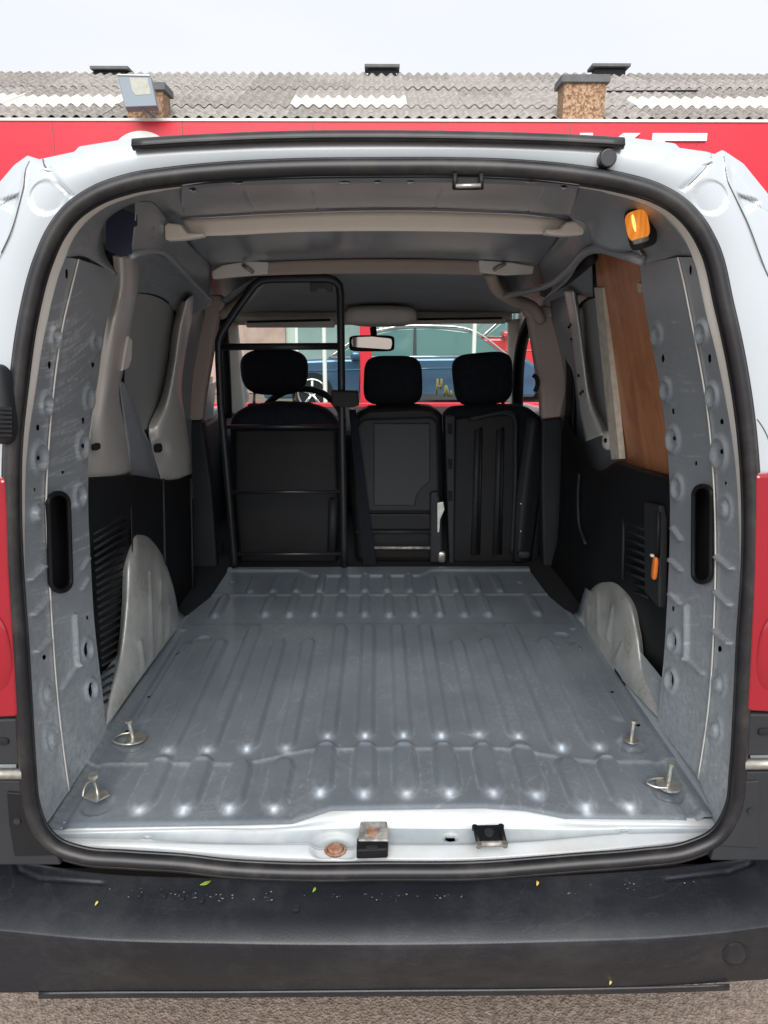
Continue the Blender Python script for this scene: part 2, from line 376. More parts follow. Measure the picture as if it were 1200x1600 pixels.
def prism(name, pts, ext, m, parent=None, bevel=0, smooth=False, seg=2):
    """polygon of world points pushed along the vector ext"""
    pts = [Vector(p) for p in pts]; n = len(pts); ext = Vector(ext)
    nn = Vector()
    for i in range(n): nn += (pts[i]-pts[0]).cross(pts[(i+1) % n]-pts[0])
    if nn.dot(ext) > 0: pts = pts[::-1]
    V = pts+[p+ext for p in pts]
    Fc = [tuple(range(n)), tuple(range(n, 2*n))[::-1]]+[(i, n+i, n+(i+1) % n, (i+1) % n) for i in range(n)]
    return mk(name, V, Fc, m, parent, smooth=smooth, bevel=bevel, seg=seg)
def ppoly(name, pix, Y, depth, m, parent=None, bevel=0, seg=2):
    return prism(name, [UY(x, y, Y) for x, y in pix], (0, depth, 0), m, parent, bevel, seg=seg)
def box(name, c, s, m, parent=None, bevel=0, rot=None):
    c = Vector(c); V = []
    for z in (-1, 1):
        for x, y in ((-1, -1), (1, -1), (1, 1), (-1, 1)):
            v = Vector((x*s[0]/2, y*s[1]/2, z*s[2]/2))
            if rot: v = rot @ v
            V.append(c+v)
    Fc = [(3, 2, 1, 0), (4, 5, 6, 7), (0, 1, 5, 4), (1, 2, 6, 5), (2, 3, 7, 6), (3, 0, 4, 7)]
    return mk(name, V, Fc, m, parent, bevel=bevel)
def pillow(name, c, s, m, parent=None, e=4.0, n=14, rot=None, taper=0):
    V = []; Fc = []; idx = {}
    def vid(p):
        k = tuple(round(x, 5) for x in p)
        if k not in idx:
            q = Vector(p); f = (abs(q.x)**e+abs(q.y)**e+abs(q.z)**e)**(1/e); q /= f
            q.x *= 1+taper*q.z
            q = Vector((q.x*s[0]/2, q.y*s[1]/2, q.z*s[2]/2))
            if rot: q = rot @ q
            idx[k] = len(V); V.append(Vector(c)+q)
        return idx[k]
    for ax in range(3):
        for sg in (-1, 1):
            for i in range(n):
                for j in range(n):
                    quad = []
                    for a, b in ((0, 0), (1, 0), (1, 1), (0, 1)):
                        p = [0, 0, 0]; p[ax] = sg; p[(ax+1) % 3] = -1+2*(i+a)/n; p[(ax+2) % 3] = -1+2*(j+b)/n; quad.append(vid(p))
                    Fc.append(tuple(quad if sg > 0 else quad[::-1]))
    return mk(name, V, Fc, m, parent, smooth=True)
def pbox(x0, y0, x1, y1, Y):
    a, b = UY(x0, y0, Y), UY(x1, y1, Y); return (a+b)/2, abs(b.x-a.x), abs(b.z-a.z)
def cyl(name, a, b, r, m, parent=None, seg=16, r2=None, bevel=0):
    a, b = Vector(a), Vector(b); t = (b-a).normalized(); u = t.orthogonal().normalized(); w = t.cross(u); r2 = r if r2 is None else r2
    V = [a+(u*math.cos(2*math.pi*i/seg)+w*math.sin(2*math.pi*i/seg))*r for i in range(seg)]+[b+(u*math.cos(2*math.pi*i/seg)+w*math.sin(2*math.pi*i/seg))*r2 for i in range(seg)]
    Fc = [tuple(range(seg))[::-1], tuple(range(seg, 2*seg))]+[(i, (i+1) % seg, seg+(i+1) % seg, seg+i) for i in range(seg)]
    return mk(name, V, Fc, m, parent, bevel=bevel)
def sstep(x): x = min(1, max(0, x)); return x*x*(3-2*x)
def segd(x, y, a, b):
    vx, vy = b[0]-a[0], b[1]-a[1]; L = vx*vx+vy*vy
    t = 0 if L == 0 else min(1, max(0, ((x-a[0])*vx+(y-a[1])*vy)/L))
    return math.hypot(x-a[0]-t*vx, y-a[1]-t*vy)

# ================================================================== SETTING
ground = mk('ground', [(-400, -400, 0), (400, -400, 0), (400, 900, 0), (-400, 900, 0)], [(0, 1, 2, 3)], ASPH); tag(ground, kind='structure')
ORG['ground'] = ground.location.copy()

# ------------------------------------------------------------------ workshop building
BY = 15.0
bld = tag(empty('workshop_building', (0, BY+3, 0)), 'low workshop with red fascia and grey corrugated roof behind the van', 'building')
zt = UY(600, 190, BY).z; zb = 2.45
box('fascia_board', (0, BY+.1, (zt+zb)/2), (30, .2, zt-zb), REDWALL, bld)
for i in range(12):
    box('panel_joint', (-13.2+i*2.4, BY-.002, (zt+zb)/2), (.012, .01, zt-zb), SLATE, bld)
box('fascia_capping', (0, BY+.1, zt+.02), (30, .26, .05), GUTTER, bld, .008)
box('gutter', (0, BY+.34, zt+.03), (30, .16, .07), SLATE, bld, .01)
box('front_wall', (0, BY+.8, 1.22), (30, .2, 2.44), FACADE, bld)
box('brick_wall_section', (-3.2, BY+.65, 1.22), (2.6, .1, 2.40), BRICKM, bld)
for i, (x, w) in enumerate([(-9, 3), (-5.6, 1.6), (-.8, 1.8), (1.5, 1.8), (4.2, 2.4), (7.4, 2.6)]):
    fr = box('shop_window', (x, BY+.67, 1.3), (w, .06, 1.9), GUTTER, bld)
    box('pane', (x, BY+.63, 1.3), (w-.12, .03, 1.78), SHOPGL, fr)
# roof of corrugated sheets
PER = .232; NC = 5; SW = PER*NC
ye, ze = BY+.42, UY(600, 187, BY+.42).z-.02
yr = ye+5.2; zr = UY(600, 113, yr).z-.09
slope = math.atan2(zr-ze, yr-ye); RL = math.hypot(yr-ye, zr-ze)
NRr = 5; SLn = RL/NRr
def sheet_mesh(mm, w=SW, ln=SLn+.12):
    V = []; Fc = []; nx = NC*12; ny = 3
    for s in (0, -.012):
        for j in range(ny+1):
            for i in range(nx+1):
                x = -w/2+(w+.03)*i/nx; V.append((x, ln*j/ny, .034*math.cos(2*math.pi*(x+w/2)/PER)+s))
    o2 = (nx+1)*(ny+1)
    for j in range(ny):
        for i in range(nx):
            a = j*(nx+1)+i; Fc.append((a, a+1, a+nx+2, a+nx+1)); Fc.append((o2+a, o2+a+nx+1, o2+a+nx+2, o2+a+1))
    for i in range(nx): Fc.append((i+1, i, o2+i, o2+i+1))
    me = bpy.data.meshes.new('roof_sheet'); me.from_pydata(V, [], Fc); me.materials.append(mm)
    me.polygons.foreach_set('use_smooth', [True]*len(me.polygons)); return me
ms = [sheet_mesh(ROOFTILE), sheet_mesh(ROOFTILE2), sheet_mesh(ROOFPALE)]
for r in range(NRr):
    for c in range(-12, 13):
        xc = c*SW
        k = 1 if random.random() < .35 else 0
        if r == 1:
            px = 590+1150*xc/16
            if px < 200 or 455 < px < 650 or px > 950: k = 2
        if r == 2 and 590+1150*xc/16 > 1050 and k == 0: k = 1
        o = bpy.data.objects.new('roof_sheet', ms[k]); COL.objects.link(o); o.parent = bld
        y = ye+math.cos(slope)*SLn*r-.03; z = ze+math.sin(slope)*SLn*r+.012*(r % 2)
        o.location = Vector((xc, y, z+random.uniform(-.006, .006)+.055))-origin(bld)
        o.rotation_euler = (slope-.012, random.uniform(-.003, .003), 0)
box('roof_underlay', (0, (ye+yr)/2, (ze+zr)/2-.05), (29.5, RL, .05), SLATE, bld, rot=Matrix.Rotation(slope, 3, 'X'))
mk('rear_roof_slope', [(-14.7, yr, zr), (14.7, yr, zr), (14.7, yr+5, ze), (-14.7, yr+5, ze)], [(0, 1, 2, 3)], ROOFTILE2, bld, solid=.05)
box('back_wall', (0, yr+5, ze/2), (29.4, .2, ze), FACADE, bld)
for s in (-1, 1):
    prism('gable_wall', [(s*14.6, ye, 0), (s*14.6, ye, ze), (s*14.6, yr, zr-.06), (s*14.6, yr+5, ze-.06), (s*14.6, yr+5, 0)], (-s*.2, 0, 0), FACADE, bld)
for i in range(20):    # thin rod lying over the right-hand sheets
    pass
a = UY(948, 143, ye+2.6); tube('roof_cable', [a, UY(1090, 142, ye+2.6)], .02, VOID, bld, 6)
for (x0, x1, y0, yb) in ((148, 202, 106, 122), (572, 622, 103, 118), (924, 979, 102, 114)):
    c = UY((x0+x1)/2, y0, yr); w = (x1-x0)/1150*(yr*.97)
    v = box('ridge_vent', (c.x, yr, c.z-.2), (w*.8, .3, .3), VOID, bld)
    box('cowl', (c.x, yr, c.z-.06), (w, .5, .07), SLATE, v, .01)
for (x0, x1, y0, yb, capx) in ((197, 257, 140, 190, 4), (882, 943, 128, 190, 5)):
    yy = BY+.22; a = UY(x0, y0, yy); b = UY(x1, yb, yy)
    ch = box('chimney_stack', ((a.x+b.x)/2, yy+.25, (a.z+b.z)/2+.02), (b.x-a.x, .5, a.z-b.z-.02), PEBBLE, bld)
    box('cap', ((a.x+b.x)/2, yy+.25, a.z+.05), (b.x-a.x+.13, .62, .13), SLATE, ch, .01)
# sign letters
def txtlike(name, polys, lab):
    t = None
    return t
def letter(name, polys, label):
    root = None
    V = []; Fc = []
    for P in polys:
        n = len(P); o = len(V); V += [Vector((p[0], BY-.05, p[1])) for p in P]+[Vector((p[0], BY-.003, p[1])) for p in P]
        Fc += [tuple(range(o, o+n)), tuple(range(o+n, o+2*n))[::-1]]+[(o+i, o+n+i, o+n+(i+1) % n, o+(i+1) % n) for i in range(n)]
    o = mk(name, V, Fc, WHITEW, bld); return o
LZ = UY(1060, 209, BY).z; Hh = 1.1; tk = .2
def PX(px): return UY(px, 215, BY).x
x0, x1 = PX(1018), PX(1103)
letter('sign_letter', [[(x0, LZ-Hh), (x0+.24, LZ-Hh), (x0+.24, LZ), (x0, LZ)], [(x0+.24, LZ-.13), (x1, LZ-.13), (x1, LZ), (x0+.24, LZ)],
       [(x0+.24, LZ-.6), (x1-.12, LZ-.6), (x1-.12, LZ-.46), (x0+.24, LZ-.46)], [(x0+.24, LZ-Hh), (x1, LZ-Hh), (x1, LZ-Hh+.14), (x0+.24, LZ-Hh+.14)]], 'E')
k0, k1 = PX(905), PX(999)
letter('sign_letter', [[(k0, LZ-Hh), (k0+.24, LZ-Hh), (k0+.24, LZ), (k0, LZ)],
       [(k0+.24, LZ-.66), (k0+.5, LZ-.52), (k1, LZ), (k1-.32, LZ), (k0+.24, LZ-.44)], [(k0+.42, LZ-.56), (k1-.30, LZ-Hh), (k1+.02, LZ-Hh), (k0+.60, LZ-.46)]], 'K')
oc = PX(222); P = []
for i in range(40):
    a = 2*math.pi*i/40; P.append((oc+.62*math.cos(a), LZ-.55+.57*math.sin(a)))
Q = [(oc+(p[0]-oc)*.66, LZ-.55+(p[1]-LZ+.55)*.62) for p in P]
letter('sign_letter', [[P[i], P[(i+1) % 40], Q[(i+1) % 40], Q[i]] for i in range(40)], 'O')

# floodlight on the fascia
fl = tag(empty('floodlight', UY(215, 190, BY-.3)), 'grey tilted floodlight on a bracket above the red fascia', 'floodlight')
q = [UY(183, 116, BY-.35), UY(235, 117, BY-.35), UY(245, 165, BY-.55), UY(195, 167, BY-.55)]
nrm = (q[1]-q[0]).cross(q[3]-q[0]).normalized()
if nrm.y < 0: nrm = -nrm
prism('housing', q, nrm*.16, LAMPGREY, fl, .012)
def qi(u, v): return q[0].lerp(q[1], u).lerp(q[3].lerp(q[2], u), v)-nrm*.004
prism('reflector', [qi(.34, .1), qi(.9, .1), qi(.9, .62), qi(.42, .66), qi(.34, .5)], nrm*.02, REFL, fl, .004)
prism('glass_rim', [qi(.02, .02), qi(.98, .02), qi(.98, .05), qi(.02, .05)], -nrm*.02, GUTTER, fl)
tube('bracket', [q[3]+(q[2]-q[3])*.5+nrm*.08, Vector((q[3].x+.35, BY+.05, zt+.1)), Vector((q[3].x+.35, BY+.1, zt-.1))], .03, LAMPGREY, fl)

# ------------------------------------------------------------------ cars and barrier seen through the windscreen
def car(name, x, y, z, L, H, paint, label, direc=1, lamp=True):
    root = tag(empty(name, (x, y, z)), label, 'car', None)
    w = 1.75
    bz = [(-.5, .18), (-.5, .46), (-.49, .56), (-.40, .62), (-.22, .645), (.28, .66), (.46, .64), (.5, .56), (.5, .2)]
    pts = [Vector((x+direc*a*L, y-w/2, z+b*H)) for a, b in bz]
    prism('body', pts, (0, w, 0), paint, root, .05, seg=3)
    gh = [(-.26, .64), (-.13, .90), (-.02, .985), (.12, 1.0), (.26, .95), (.40, .66)]
    prism('cabin', [Vector((x+direc*a*L, y-w/2+.1, z+b*H)) for a, b in gh], (0, w-.2, 0), CARGL, root, .04)
    tube('chrome_strip', smoothpts([Vector((x+direc*a*L, y-w/2+.07, z+b*H+.01)) for a, b in gh], 30), .016, CHROME, root, 6)
    tube('waist_strip', [Vector((x+direc*-.25*L, y-w/2-.004, z+.655*H)), Vector((x+direc*.39*L, y-w/2-.004, z+.67*H))], .012, CHROME, root, 6)
    prism('roof_panel', [Vector((x+direc*a*L, y-w/2+.2, z+b*H+.012)) for a, b in ((-.06, .965), (.0, .99), (.12, 1.005), (.24, .965), (.12, .98), (0, .965))], (0, w-.4, 0), paint, root)
    for a in (-.14, .07, .27):      # door gaps
        tube('door_gap', [Vector((x+direc*a*L, y-w/2-.003, z+.62*H)), Vector((x+direc*(a-.01)*L, y-w/2-.003, z+.24*H))], .008, VOID, root, 5)
    for a in (.03, .24): box('door_handle', (x+direc*a*L, y-w/2-.015, z+.56*H), (.16, .03, .03), CHROME, root)
    for a, b in ((.055, .10), (-.125, .02)): prism('window_pillar', [Vector((x+direc*a*L-.03, y-w/2+.085, z+.66*H)), Vector((x+direc*a*L+.03, y-w/2+.085, z+.66*H)), Vector((x+direc*a*L+.02, y-w/2+.085, z+(.985 if b > .05 else .90)*H)), Vector((x+direc*a*L-.02, y-w/2+.085, z+(.985 if b > .05 else .90)*H))], (0, .02, 0), CARGREY, root)
    box('side_skirt', (x, y-w/2-.01, z+.21*H), (L*.5, .06, .10), CARGREY, root)
    tube('waist_crease', [Vector((x-direc*.40*L, y-w/2-.002, z+.50*H)), Vector((x+direc*.44*L, y-w/2-.002, z+.545*H))], .014, paint, root, 6)
    for a in (-.32, .33):
        for s in (-1, 1):
            wc = Vector((x+direc*a*L, y+s*(w/2-.1), z+.33))
            wh = cyl('wheel', wc+Vector((0, .1, 0)), wc-Vector((0, .12, 0)), .33, VOID, root, 24)
            fy = wc.y+s*.125 if s > 0 else wc.y-.125
            for kk in range(5):
                an = kk*2*math.pi/5+.3
                dx = Vector((math.cos(an), 0, math.sin(an)))
                tube('spoke', [Vector((wc.x, fy, wc.z)), Vector((wc.x, fy, wc.z))+dx*.22], .028, CHROME, wh, 6)
            tube('rim', [Vector((wc.x+.225*math.cos(t*math.pi/12), fy, wc.z+.225*math.sin(t*math.pi/12))) for t in range(24)], .018, CHROME, wh, 6, closed=True)
    cx = x-direc*.49*L
    pillow('headlight', (cx+direc*.04, y-w/2+.18, z+.50*H), (.16, .3, .12), CHROME, root, n=5)
    pillow('door_mirror', (x-direc*.16*L, y-w/2-.06, z+.68*H), (.16, .14, .12), paint, root, n=5)
    return root
g1 = UY(600, 519, 12.6)
car('parked_car', PX_ := 0.35, 12.6, 0.05, 4.3, 1.36, CARBLUE, 'blue saloon car parked side on beyond the red post', 1)
car('parked_car', 3.0, 14.4, 0.05, 4.4, 1.78, CARRED, 'red car parked beyond the blue saloon, right in the windscreen', 1)
ba = tag(empty('barrier_rail', (0, 9.6, 0)), 'low red barrier rail in front of the parked cars', 'barrier')
box('rail', (0, 9.6, UY(600, 635, 9.6).z), (9, .06, .10), REDWALL, ba, .01)
for x in (-4, -2.2, .9, 2.2, 4): box('post', (x, 9.66, .2), (.07, .06, .4), GUTTER, ba)
c = UY(572, 600, 9.9)
po = tag(empty('post', (c.x, 9.9, 0)), 'square red post standing in front of the blue car', 'post')
box('shaft', (c.x, 9.9, 1.1), (.15, .15, 2.2), REDWALL, po, .01); box('base_plate', (c.x, 9.9, .01), (.3, .3, .02), SLATE, po)
for px, lab in ((508, 'thin white pole behind the guard frame at the left'), (739, 'thin white pole by the red car at the right')):
    c = UY(px, 600, 10.6); p = tag(empty('pole', (c.x, 10.6, 0)), lab, 'pole')
    cyl('shaft', (c.x, 10.6, 0), (c.x, 10.6, 1.95), .03, GUTTER, p, 10); cyl('base_plate', (c.x, 10.6, 0), (c.x, 10.6, .02), .1, SLATE, p, 12)

# ================================================================== THE VAN
VAN = tag(empty('cargo_van', (0, 3.1, 0)), 'white panel van with its rear doors open on an empty ribbed cargo floor', 'van')

# rubber seal round the opening
pr = []
for s in range(14):
    a = 2*math.pi*s/14; pr.append((math.cos(a)*1.05, math.sin(a)*1.0))
sl = tube('rubber_seal', [UO(p[0], p[1], -.006) for p in Sp], 0.0118, RUBBER, VAN, 14, closed=True, prof=pr)
tube('inner_lip', [UO(p[0]+q[0]*13, p[1]+q[1]*13, .004) for p, q in zip(Sp, nin)], .0038, RUBBER, sl, 8, closed=True)
tube('outer_lip', [UO(p[0]-q[0]*11, p[1]-q[1]*11, .004) for p, q in zip(Sp, nin)], .0045, RUBBER, sl, 8, closed=True)
# painted flange inside the seal
V = []; Fc = []
rows = [[UO(p[0]-q[0]*6, p[1]-q[1]*6, .006) for p, q in zip(Sp, nin)], [UO(p[0], p[1], .010) for p in Ain], [UO((p[0]+b[0])/2, (p[1]+b[1])/2, .018) for p, b in zip(Ain, Bin)], B3]
for r_ in rows: V += r_
for i in range(3):
    for j in range(NS):
        if i > 0 and 1275 < Ain[j][1]: continue
        Fc.append((i*NS+j, (i+1)*NS+j, (i+1)*NS+(j+1) % NS, i*NS+(j+1) % NS))
mk('opening_flange', V, Fc, FLANGE, VAN, smooth=True)

# ---- rear body surround (white)
OUT = [(600, 208), (760, 209), (975, 214), (1055, 224), (1061, 231), (1104, 237), (1117, 241), (1129, 234), (1162, 256), (1200, 303), (1250, 380), (1320, 520), (1370, 700), (1385, 900), (1385, 1130),
       (1385, 1330), (1150, 1385), (900, 1392), (600, 1395), (300, 1392), (50, 1385), (-185, 1330), (-185, 1130), (-185, 900), (-170, 700), (-120, 520), (-50, 370), (0, 284), (22, 258), (43, 243), (61, 249), (117, 237),
       (123, 229), (205, 216), (400, 210)]
def resamp_poly(P, n):
    return spline(P, n, closed=True, lin=True)
cen = np.array([597, 800])
def angsort(C, angs):
    d = C-cen; an = np.arctan2(d[:, 1], d[:, 0]); o = np.argsort(an); an = an[o]; rr = np.hypot(d[o, 0], d[o, 1])
    r = np.interp(angs, np.concatenate([an-2*np.pi, an, an+2*np.pi]), np.concatenate([rr, rr, rr]))
    return cen+np.stack([np.cos(angs), np.sin(angs)], 1)*r[:, None]
NA = 1100
angs = np.linspace(-np.pi, np.pi, NA, endpoint=False)
Co = angsort(resamp_poly(OUT, 3000), angs); Ci = angsort(Sp-nin*9, angs)
KR = 96
def body_h(x, y):
    h = 0
    for sx, cx in ((-1, 73), (1, 1110)):
        d = math.hypot(x-cx, y-308); h -= .0022*sstep((28-d)/4)
    for a, b in (((66, 246), (75, 266)), ((75, 266), (112, 306)), ((1113, 238), (1108, 256)), ((1108, 256), (1066, 297))):
        d = segd(x, y, a, b); h -= .004*sstep((3.2-d)/2.2)
    # hinge pockets beyond the ridge
    for ridge, sg in (([(41, 250), (36, 290), (28, 320), (16, 365), (-6, 410), (-60, 520)], -1), ([(1133, 240), (1139, 282), (1152, 310), (1168, 345), (1190, 405), (1260, 540)], 1)):
        xr = np.interp(y, [p[1] for p in ridge], [p[0] for p in ridge])
        dd = (x-xr)*sg
        if y > 236:
            h += .0025*math.exp(-(dd/2.5)**2)
            h -= .007*sstep(dd/4)*sstep((560-y)/60)
            h -= .006*sstep(dd/3)*sstep((y-303-dd*.25)/3)*sstep((335-y-dd*.5)/6)*sstep((34-dd)/4)
            h -= .003*sstep((2.2-abs(y-300-dd*.8))/2)*sstep(dd/4)
    return h
G = []
for i in range(KR):
    t = i/(KR-1)
    G.append(Ci*(1-t)+Co*t)
V = []
for i in range(KR):
    t = i/(KR-1)
    for x, y in G[i]:
        e = max(0, t-.80)/.20
        off = .006+.012*(1-t)*0+.05*e*e
        V.append(UO(x, y, off-body_h(x, y)-.007*math.sin(math.pi*min(1, t*1.1))))
Fc = [(i*NA+j, i*NA+(j+1) % NA, (i+1)*NA+(j+1) % NA, (i+1)*NA+j) for i in range(KR-1) for j in range(NA) if G[i][j][1] < 1300]
mk('rear_body_surround', V, Fc, WHITE, VAN, smooth=True)
SEAM = mat('panel_gap', (.10, .105, .11), rough=.7)
def bodyline(pts, r=.0011, off=.0):
    w = []
    for x, y in spline(pts, 24):
        d = np.array([x, y])-cen; a_ = math.atan2(d[1], d[0]); j = int((a_+math.pi)/(2*math.pi)*NA) % NA
        ro = np.linalg.norm(Co[j]-cen); ri = np.linalg.norm(Ci[j]-cen); t = (np.linalg.norm(d)-ri)/(ro-ri); e = max(0, t-.80)/.20
        w.append(UO(x, y, .006+.05*e*e-body_h(x, y)-.007*math.sin(math.pi*min(1, t*1.1))+off))
    tube('panel_seam', w, r, SEAM, VAN, 6)
for L_ in ([(67, 249), (70, 260), (76, 267), (110, 303)], [(1111, 241), (1110, 252), (1105, 259), (1068, 297)]): bodyline(L_)
for L_ in ([(46, 252), (41, 262), (37, 290), (30, 318), (17, 362), (2, 395)], [(1131, 245), (1137, 282), (1150, 310), (1167, 345), (1188, 400), (1200, 432)]): bodyline(L_, .0008)
bodyline([(1183, 655), (1192, 668), (1202, 690), (1206, 730)], .0010)
# outer shell from the surround forwards
def sect(y):
    f = sstep((y-1.2)/1.2)
    c = [(0, 1.752+.06*f), (.35, 1.738+.06*f), (.50, 1.700+.06*f), (.58+.02*f, 1.645+.06*f), (.68+.03*f, 1.48), (.77, 1.25), (.82, .95), (.83, .6), (.82, .36)]
    return c
ys = [1.19, 1.4, 1.8, 2.4, 2.9, 3.3, 3.45]
V = []; Fc = []; prof0 = None
base = [Vector(UO(p[0], p[1], .056)) for p in Co]
for y in ys:
    c = sect(y); full = [(-a, b) for a, b in c[::-1]]+c[1:]
    for a, b in full: V.append((a, y, b))
n = 17
for i in range(len(ys)-1):
    for j in range(n-1):
        if ys[i] >= 2.9 and j in (3, 12): continue
        Fc.append((i*n+j, i*n+j+1, (i+1)*n+j+1, (i+1)*n+j))
mk('body_shell', V, Fc, WHITE, VAN, smooth=True, solid=.012)
# dark inner liner a little inside the shell
V2 = [(v[0]*.965, v[1], .30+(v[2]-.30)*.975) for v in V]
mk('inner_skin', V2, Fc, GREY, VAN, smooth=True)
mk('roof_front_closure', [(-.70, 3.44, 1.53), (.70, 3.44, 1.53), (.70, 3.44, 1.70), (.45, 3.44, 1.80), (-.45, 3.44, 1.80), (-.70, 3.44, 1.70)], [(0, 1, 2, 3, 4, 5)], GREY, VAN, solid=.01)
# front end: side panels, bonnet, wings
for s in (-1, 1):
    prism('front_wing', [(s*.83, 3.45, .36), (s*.83, 3.45, 1.10), (s*.82, 4.05, 1.06), (s*.79, 4.75, .92), (s*.76, 4.95, .7), (s*.76, 4.95, .36)], (-s*.05, 0, 0), WHITE, VAN, .012)
    tube('a_pillar_outer', [Vector((s*.66, 3.38, 1.60)), Vector((s*.70, 3.7, 1.38)), Vector((s*.74, 4.1, 1.08))], .03, WHITE, VAN)
    w = cyl('wheel', (s*.82, 1.75, .31), (s*.62, 1.75, .31), .31, VOID, VAN, 28); cyl('rim', (s*.825, 1.75, .31), (s*.80, 1.75, .31), .2, STEEL, w, 24)
    w = cyl('wheel', (s*.82, 4.4, .31), (s*.62, 4.4, .31), .31, VOID, VAN, 28); cyl('rim', (s*.825, 4.4, .31), (s*.80, 4.4, .31), .2, STEEL, w, 24)
prism('bonnet', [(-.78, 4.0, 1.04), (.78, 4.0, 1.04), (.72, 4.95, .80), (-.72, 4.95, .80)], (0, 0, -.03), WHITE, VAN, .01)
prism('front_bumper', [(-.76, 4.93, .78), (.76, 4.93, .78), (.76, 4.93, .3), (-.76, 4.93, .3)], (0, .08, 0), BUMPER, VAN, .02)
box('underbody', (0, 3.0, .40), (1.5, 3.5, .08), BLACKP, VAN)

# ---- roof strip, plug
a = [UO(x, y, -.006) for x, y in ((208, 226), (300, 220), (450, 214), (600, 213), (750, 215), (880, 219), (974, 224))]
a = smoothpts(a, 40)
pr = [(math.cos(2*math.pi*s/12)*1.25, math.sin(2*math.pi*s/12)*.95) for s in range(12)]
st = tube('roof_edge_strip', a, .0078, RUBBER, VAN, 12, prof=pr)
tube('lip', [p+Vector((0, -.0085, -.003)) for p in a], .0016, RUBBER, st, 8)
p0 = UO(947, 249, -.004)
cyl('round_plug', p0+Vector((0, .01, 0)), p0-Vector((0, .012, 0)), .0125, BUMPER, VAN, 24, bevel=.002)
# thing at the left edge: rubber buffer with ribs
p0 = UO(2, 632, -.02)
bf = pillow('door_buffer', p0, (.040, .05, .120), TRIM, VAN, e=3)
for i in range(7): box('rib', UO(4, 638+i*7, -.046), (.03, .004, .003), BLACKP, bf)

# ---- floor
XR0 = [.0]
def rear_y(x):   # rear edge of the floor sheet
    px = [-.63, -.30, -.16, -.09, .20, .28, .35, .63]; yy = [1.168, 1.172, 1.176, 1.214, 1.219, 1.210, 1.186, 1.18]
    return float(np.interp(x, px, yy))
def seam_y(x):
    return 1.361+.052*(sstep((x+.30)/.18)-sstep((x-.24)/.24))
RX = [-.453+.0848*i for i in range(12)]
ribs = []
for i, x in enumerate(RX):
    mid = 4 <= i <= 9
    ribs.append((x, 1.245+(.045 if mid else 0), 1.335+(.052 if mid else 0), .015, .0125, .0140))
    far = 2.03 if i in (1, 4, 5, 6, 7, 10) else 1.93
    ribs.append((x, 1.437+(.044 if mid else 0), far, .012, .0120, .0140))
ribs.append((-.545, 1.55, 1.92, .008, .012, .006)); ribs.append((.56, 1.55, 1.92, .008, .012, .006))
for px in (337, 415, 453, 492, 531, 570, 609, 647, 687, 725, 763, 841):
    p = UZ(px, 961, .6); ribs.append((p.x, 2.175, 2.30, .008, .012, .013))
for px in (391, 427, 463, 499, 535, 570, 605, 641, 677, 712, 746, 782):
    p = UZ(px, 926, .6); ribs.append((p.x, 2.375, 2.49, .008, .011, .012))
TD = [(205, 1160, 0), (152, 1252, 1), (986, 1160, 2), (1043, 1232, 3)]
discs = [(UZ(x, y+6, .6), .033) for x, y, _ in TD]+[(UZ(320, 999, .6), .022), (UZ(877, 994, .6), .024), (UZ(362, 912, .6), .012), (UZ(812, 912, .6), .012)]
fholes = [(UZ(x, y, .6), r) for x, y, r in ((196, 1146, .005), (232, 1091, .005), (276, 1025, .005), (996, 1135, .005), (956, 1081, .005), (907, 1015, .005))]
rgr = random.Random(9)
ribs = [(a+rgr.gauss(0, .0008), b+rgr.gauss(0, .0025), c_+rgr.gauss(0, .004), d_, e_, f_*rgr.uniform(.86, 1.1)) for a, b, c_, d_, e_, f_ in ribs]
rl = np.array(ribs)
def floor_h(x, y):
    h = 0
    t = np.clip((y-rl[:, 1]), 0, None); d = (np.abs(x-rl[:, 0])**2.1+np.abs((y-np.clip(y, rl[:, 1], rl[:, 2]))*.50)**2.1)**(1/2.1)
    s = np.clip(1-(d-rl[:, 3])/rl[:, 4], 0, 1); s = s*s*(3-2*s)
    h += float((s*rl[:, 5]).max())
    for c, r in discs:
        q = math.hypot(x-c.x, y-c.y); h += -.005*sstep((r-q)/.008)
    d = y-seam_y(x)
    h += .003*sstep(d/.004)+.0022*math.exp(-(d/.0045)**2)
    h += .004*math.exp(-((y-2.335)/.006)**2)+.0015*sstep((y-2.335)/.005)
    h -= .0015*sstep((y-2.09)/.004)
    ly = 2.565-.06*(sstep((x+.30)/.07)-sstep((x-.14)/.07))
    h += .009*sstep((y-ly)/.012)
    ax = abs(x)
    h -= .005*math.exp(-((ax-.585)/.010)**2)*(1 if y < 2.05 else 0)
    h += .006*sstep((ax-.598)/.010)
    h += .0012*math.exp(-((ax-.535)/.004)**2)*(1 if y < 2.0 else 0)
    h += .0006*math.sin(x*9+1)*math.sin(y*5)
    return h
def xl(y): return float(np.interp(y, [1.1, 2.05, 2.1, 2.33, 2.7], [-.614, -.616, -.616, -.560, -.552]))
def xr(y): return float(np.interp(y, [1.1, 2.05, 2.1, 2.33, 2.7], [.628, .622, .620, .572, .556]))
nx, ny = 340, 330
V = []; Fc = []
for j in range(ny):
    v = j/(ny-1)
    for i in range(nx):
        u = i/(nx-1)
        yy = 1.17+v*1.43; x = xl(yy)*(1-u)+xr(yy)*u
        y = rear_y(x)+v*(2.60-rear_y(x)); z = .6+floor_h(x, y)
        e = sstep((.010-(y-rear_y(x)))/.010); V.append((x, y, z-.0035*e))
hl = set()
for j in range(ny-1):
    for i in range(nx-1):
        a = j*nx+i; cx, cy = V[a][0], V[a][1]
        if any((cx-c.x)**2+(cy-c.y)**2 < r*r for c, r in fholes): continue
        Fc.append((a, a+1, a+nx+1, a+nx))
fo = mk('cargo_floor', V, Fc, FLOORM, VAN, smooth=True)
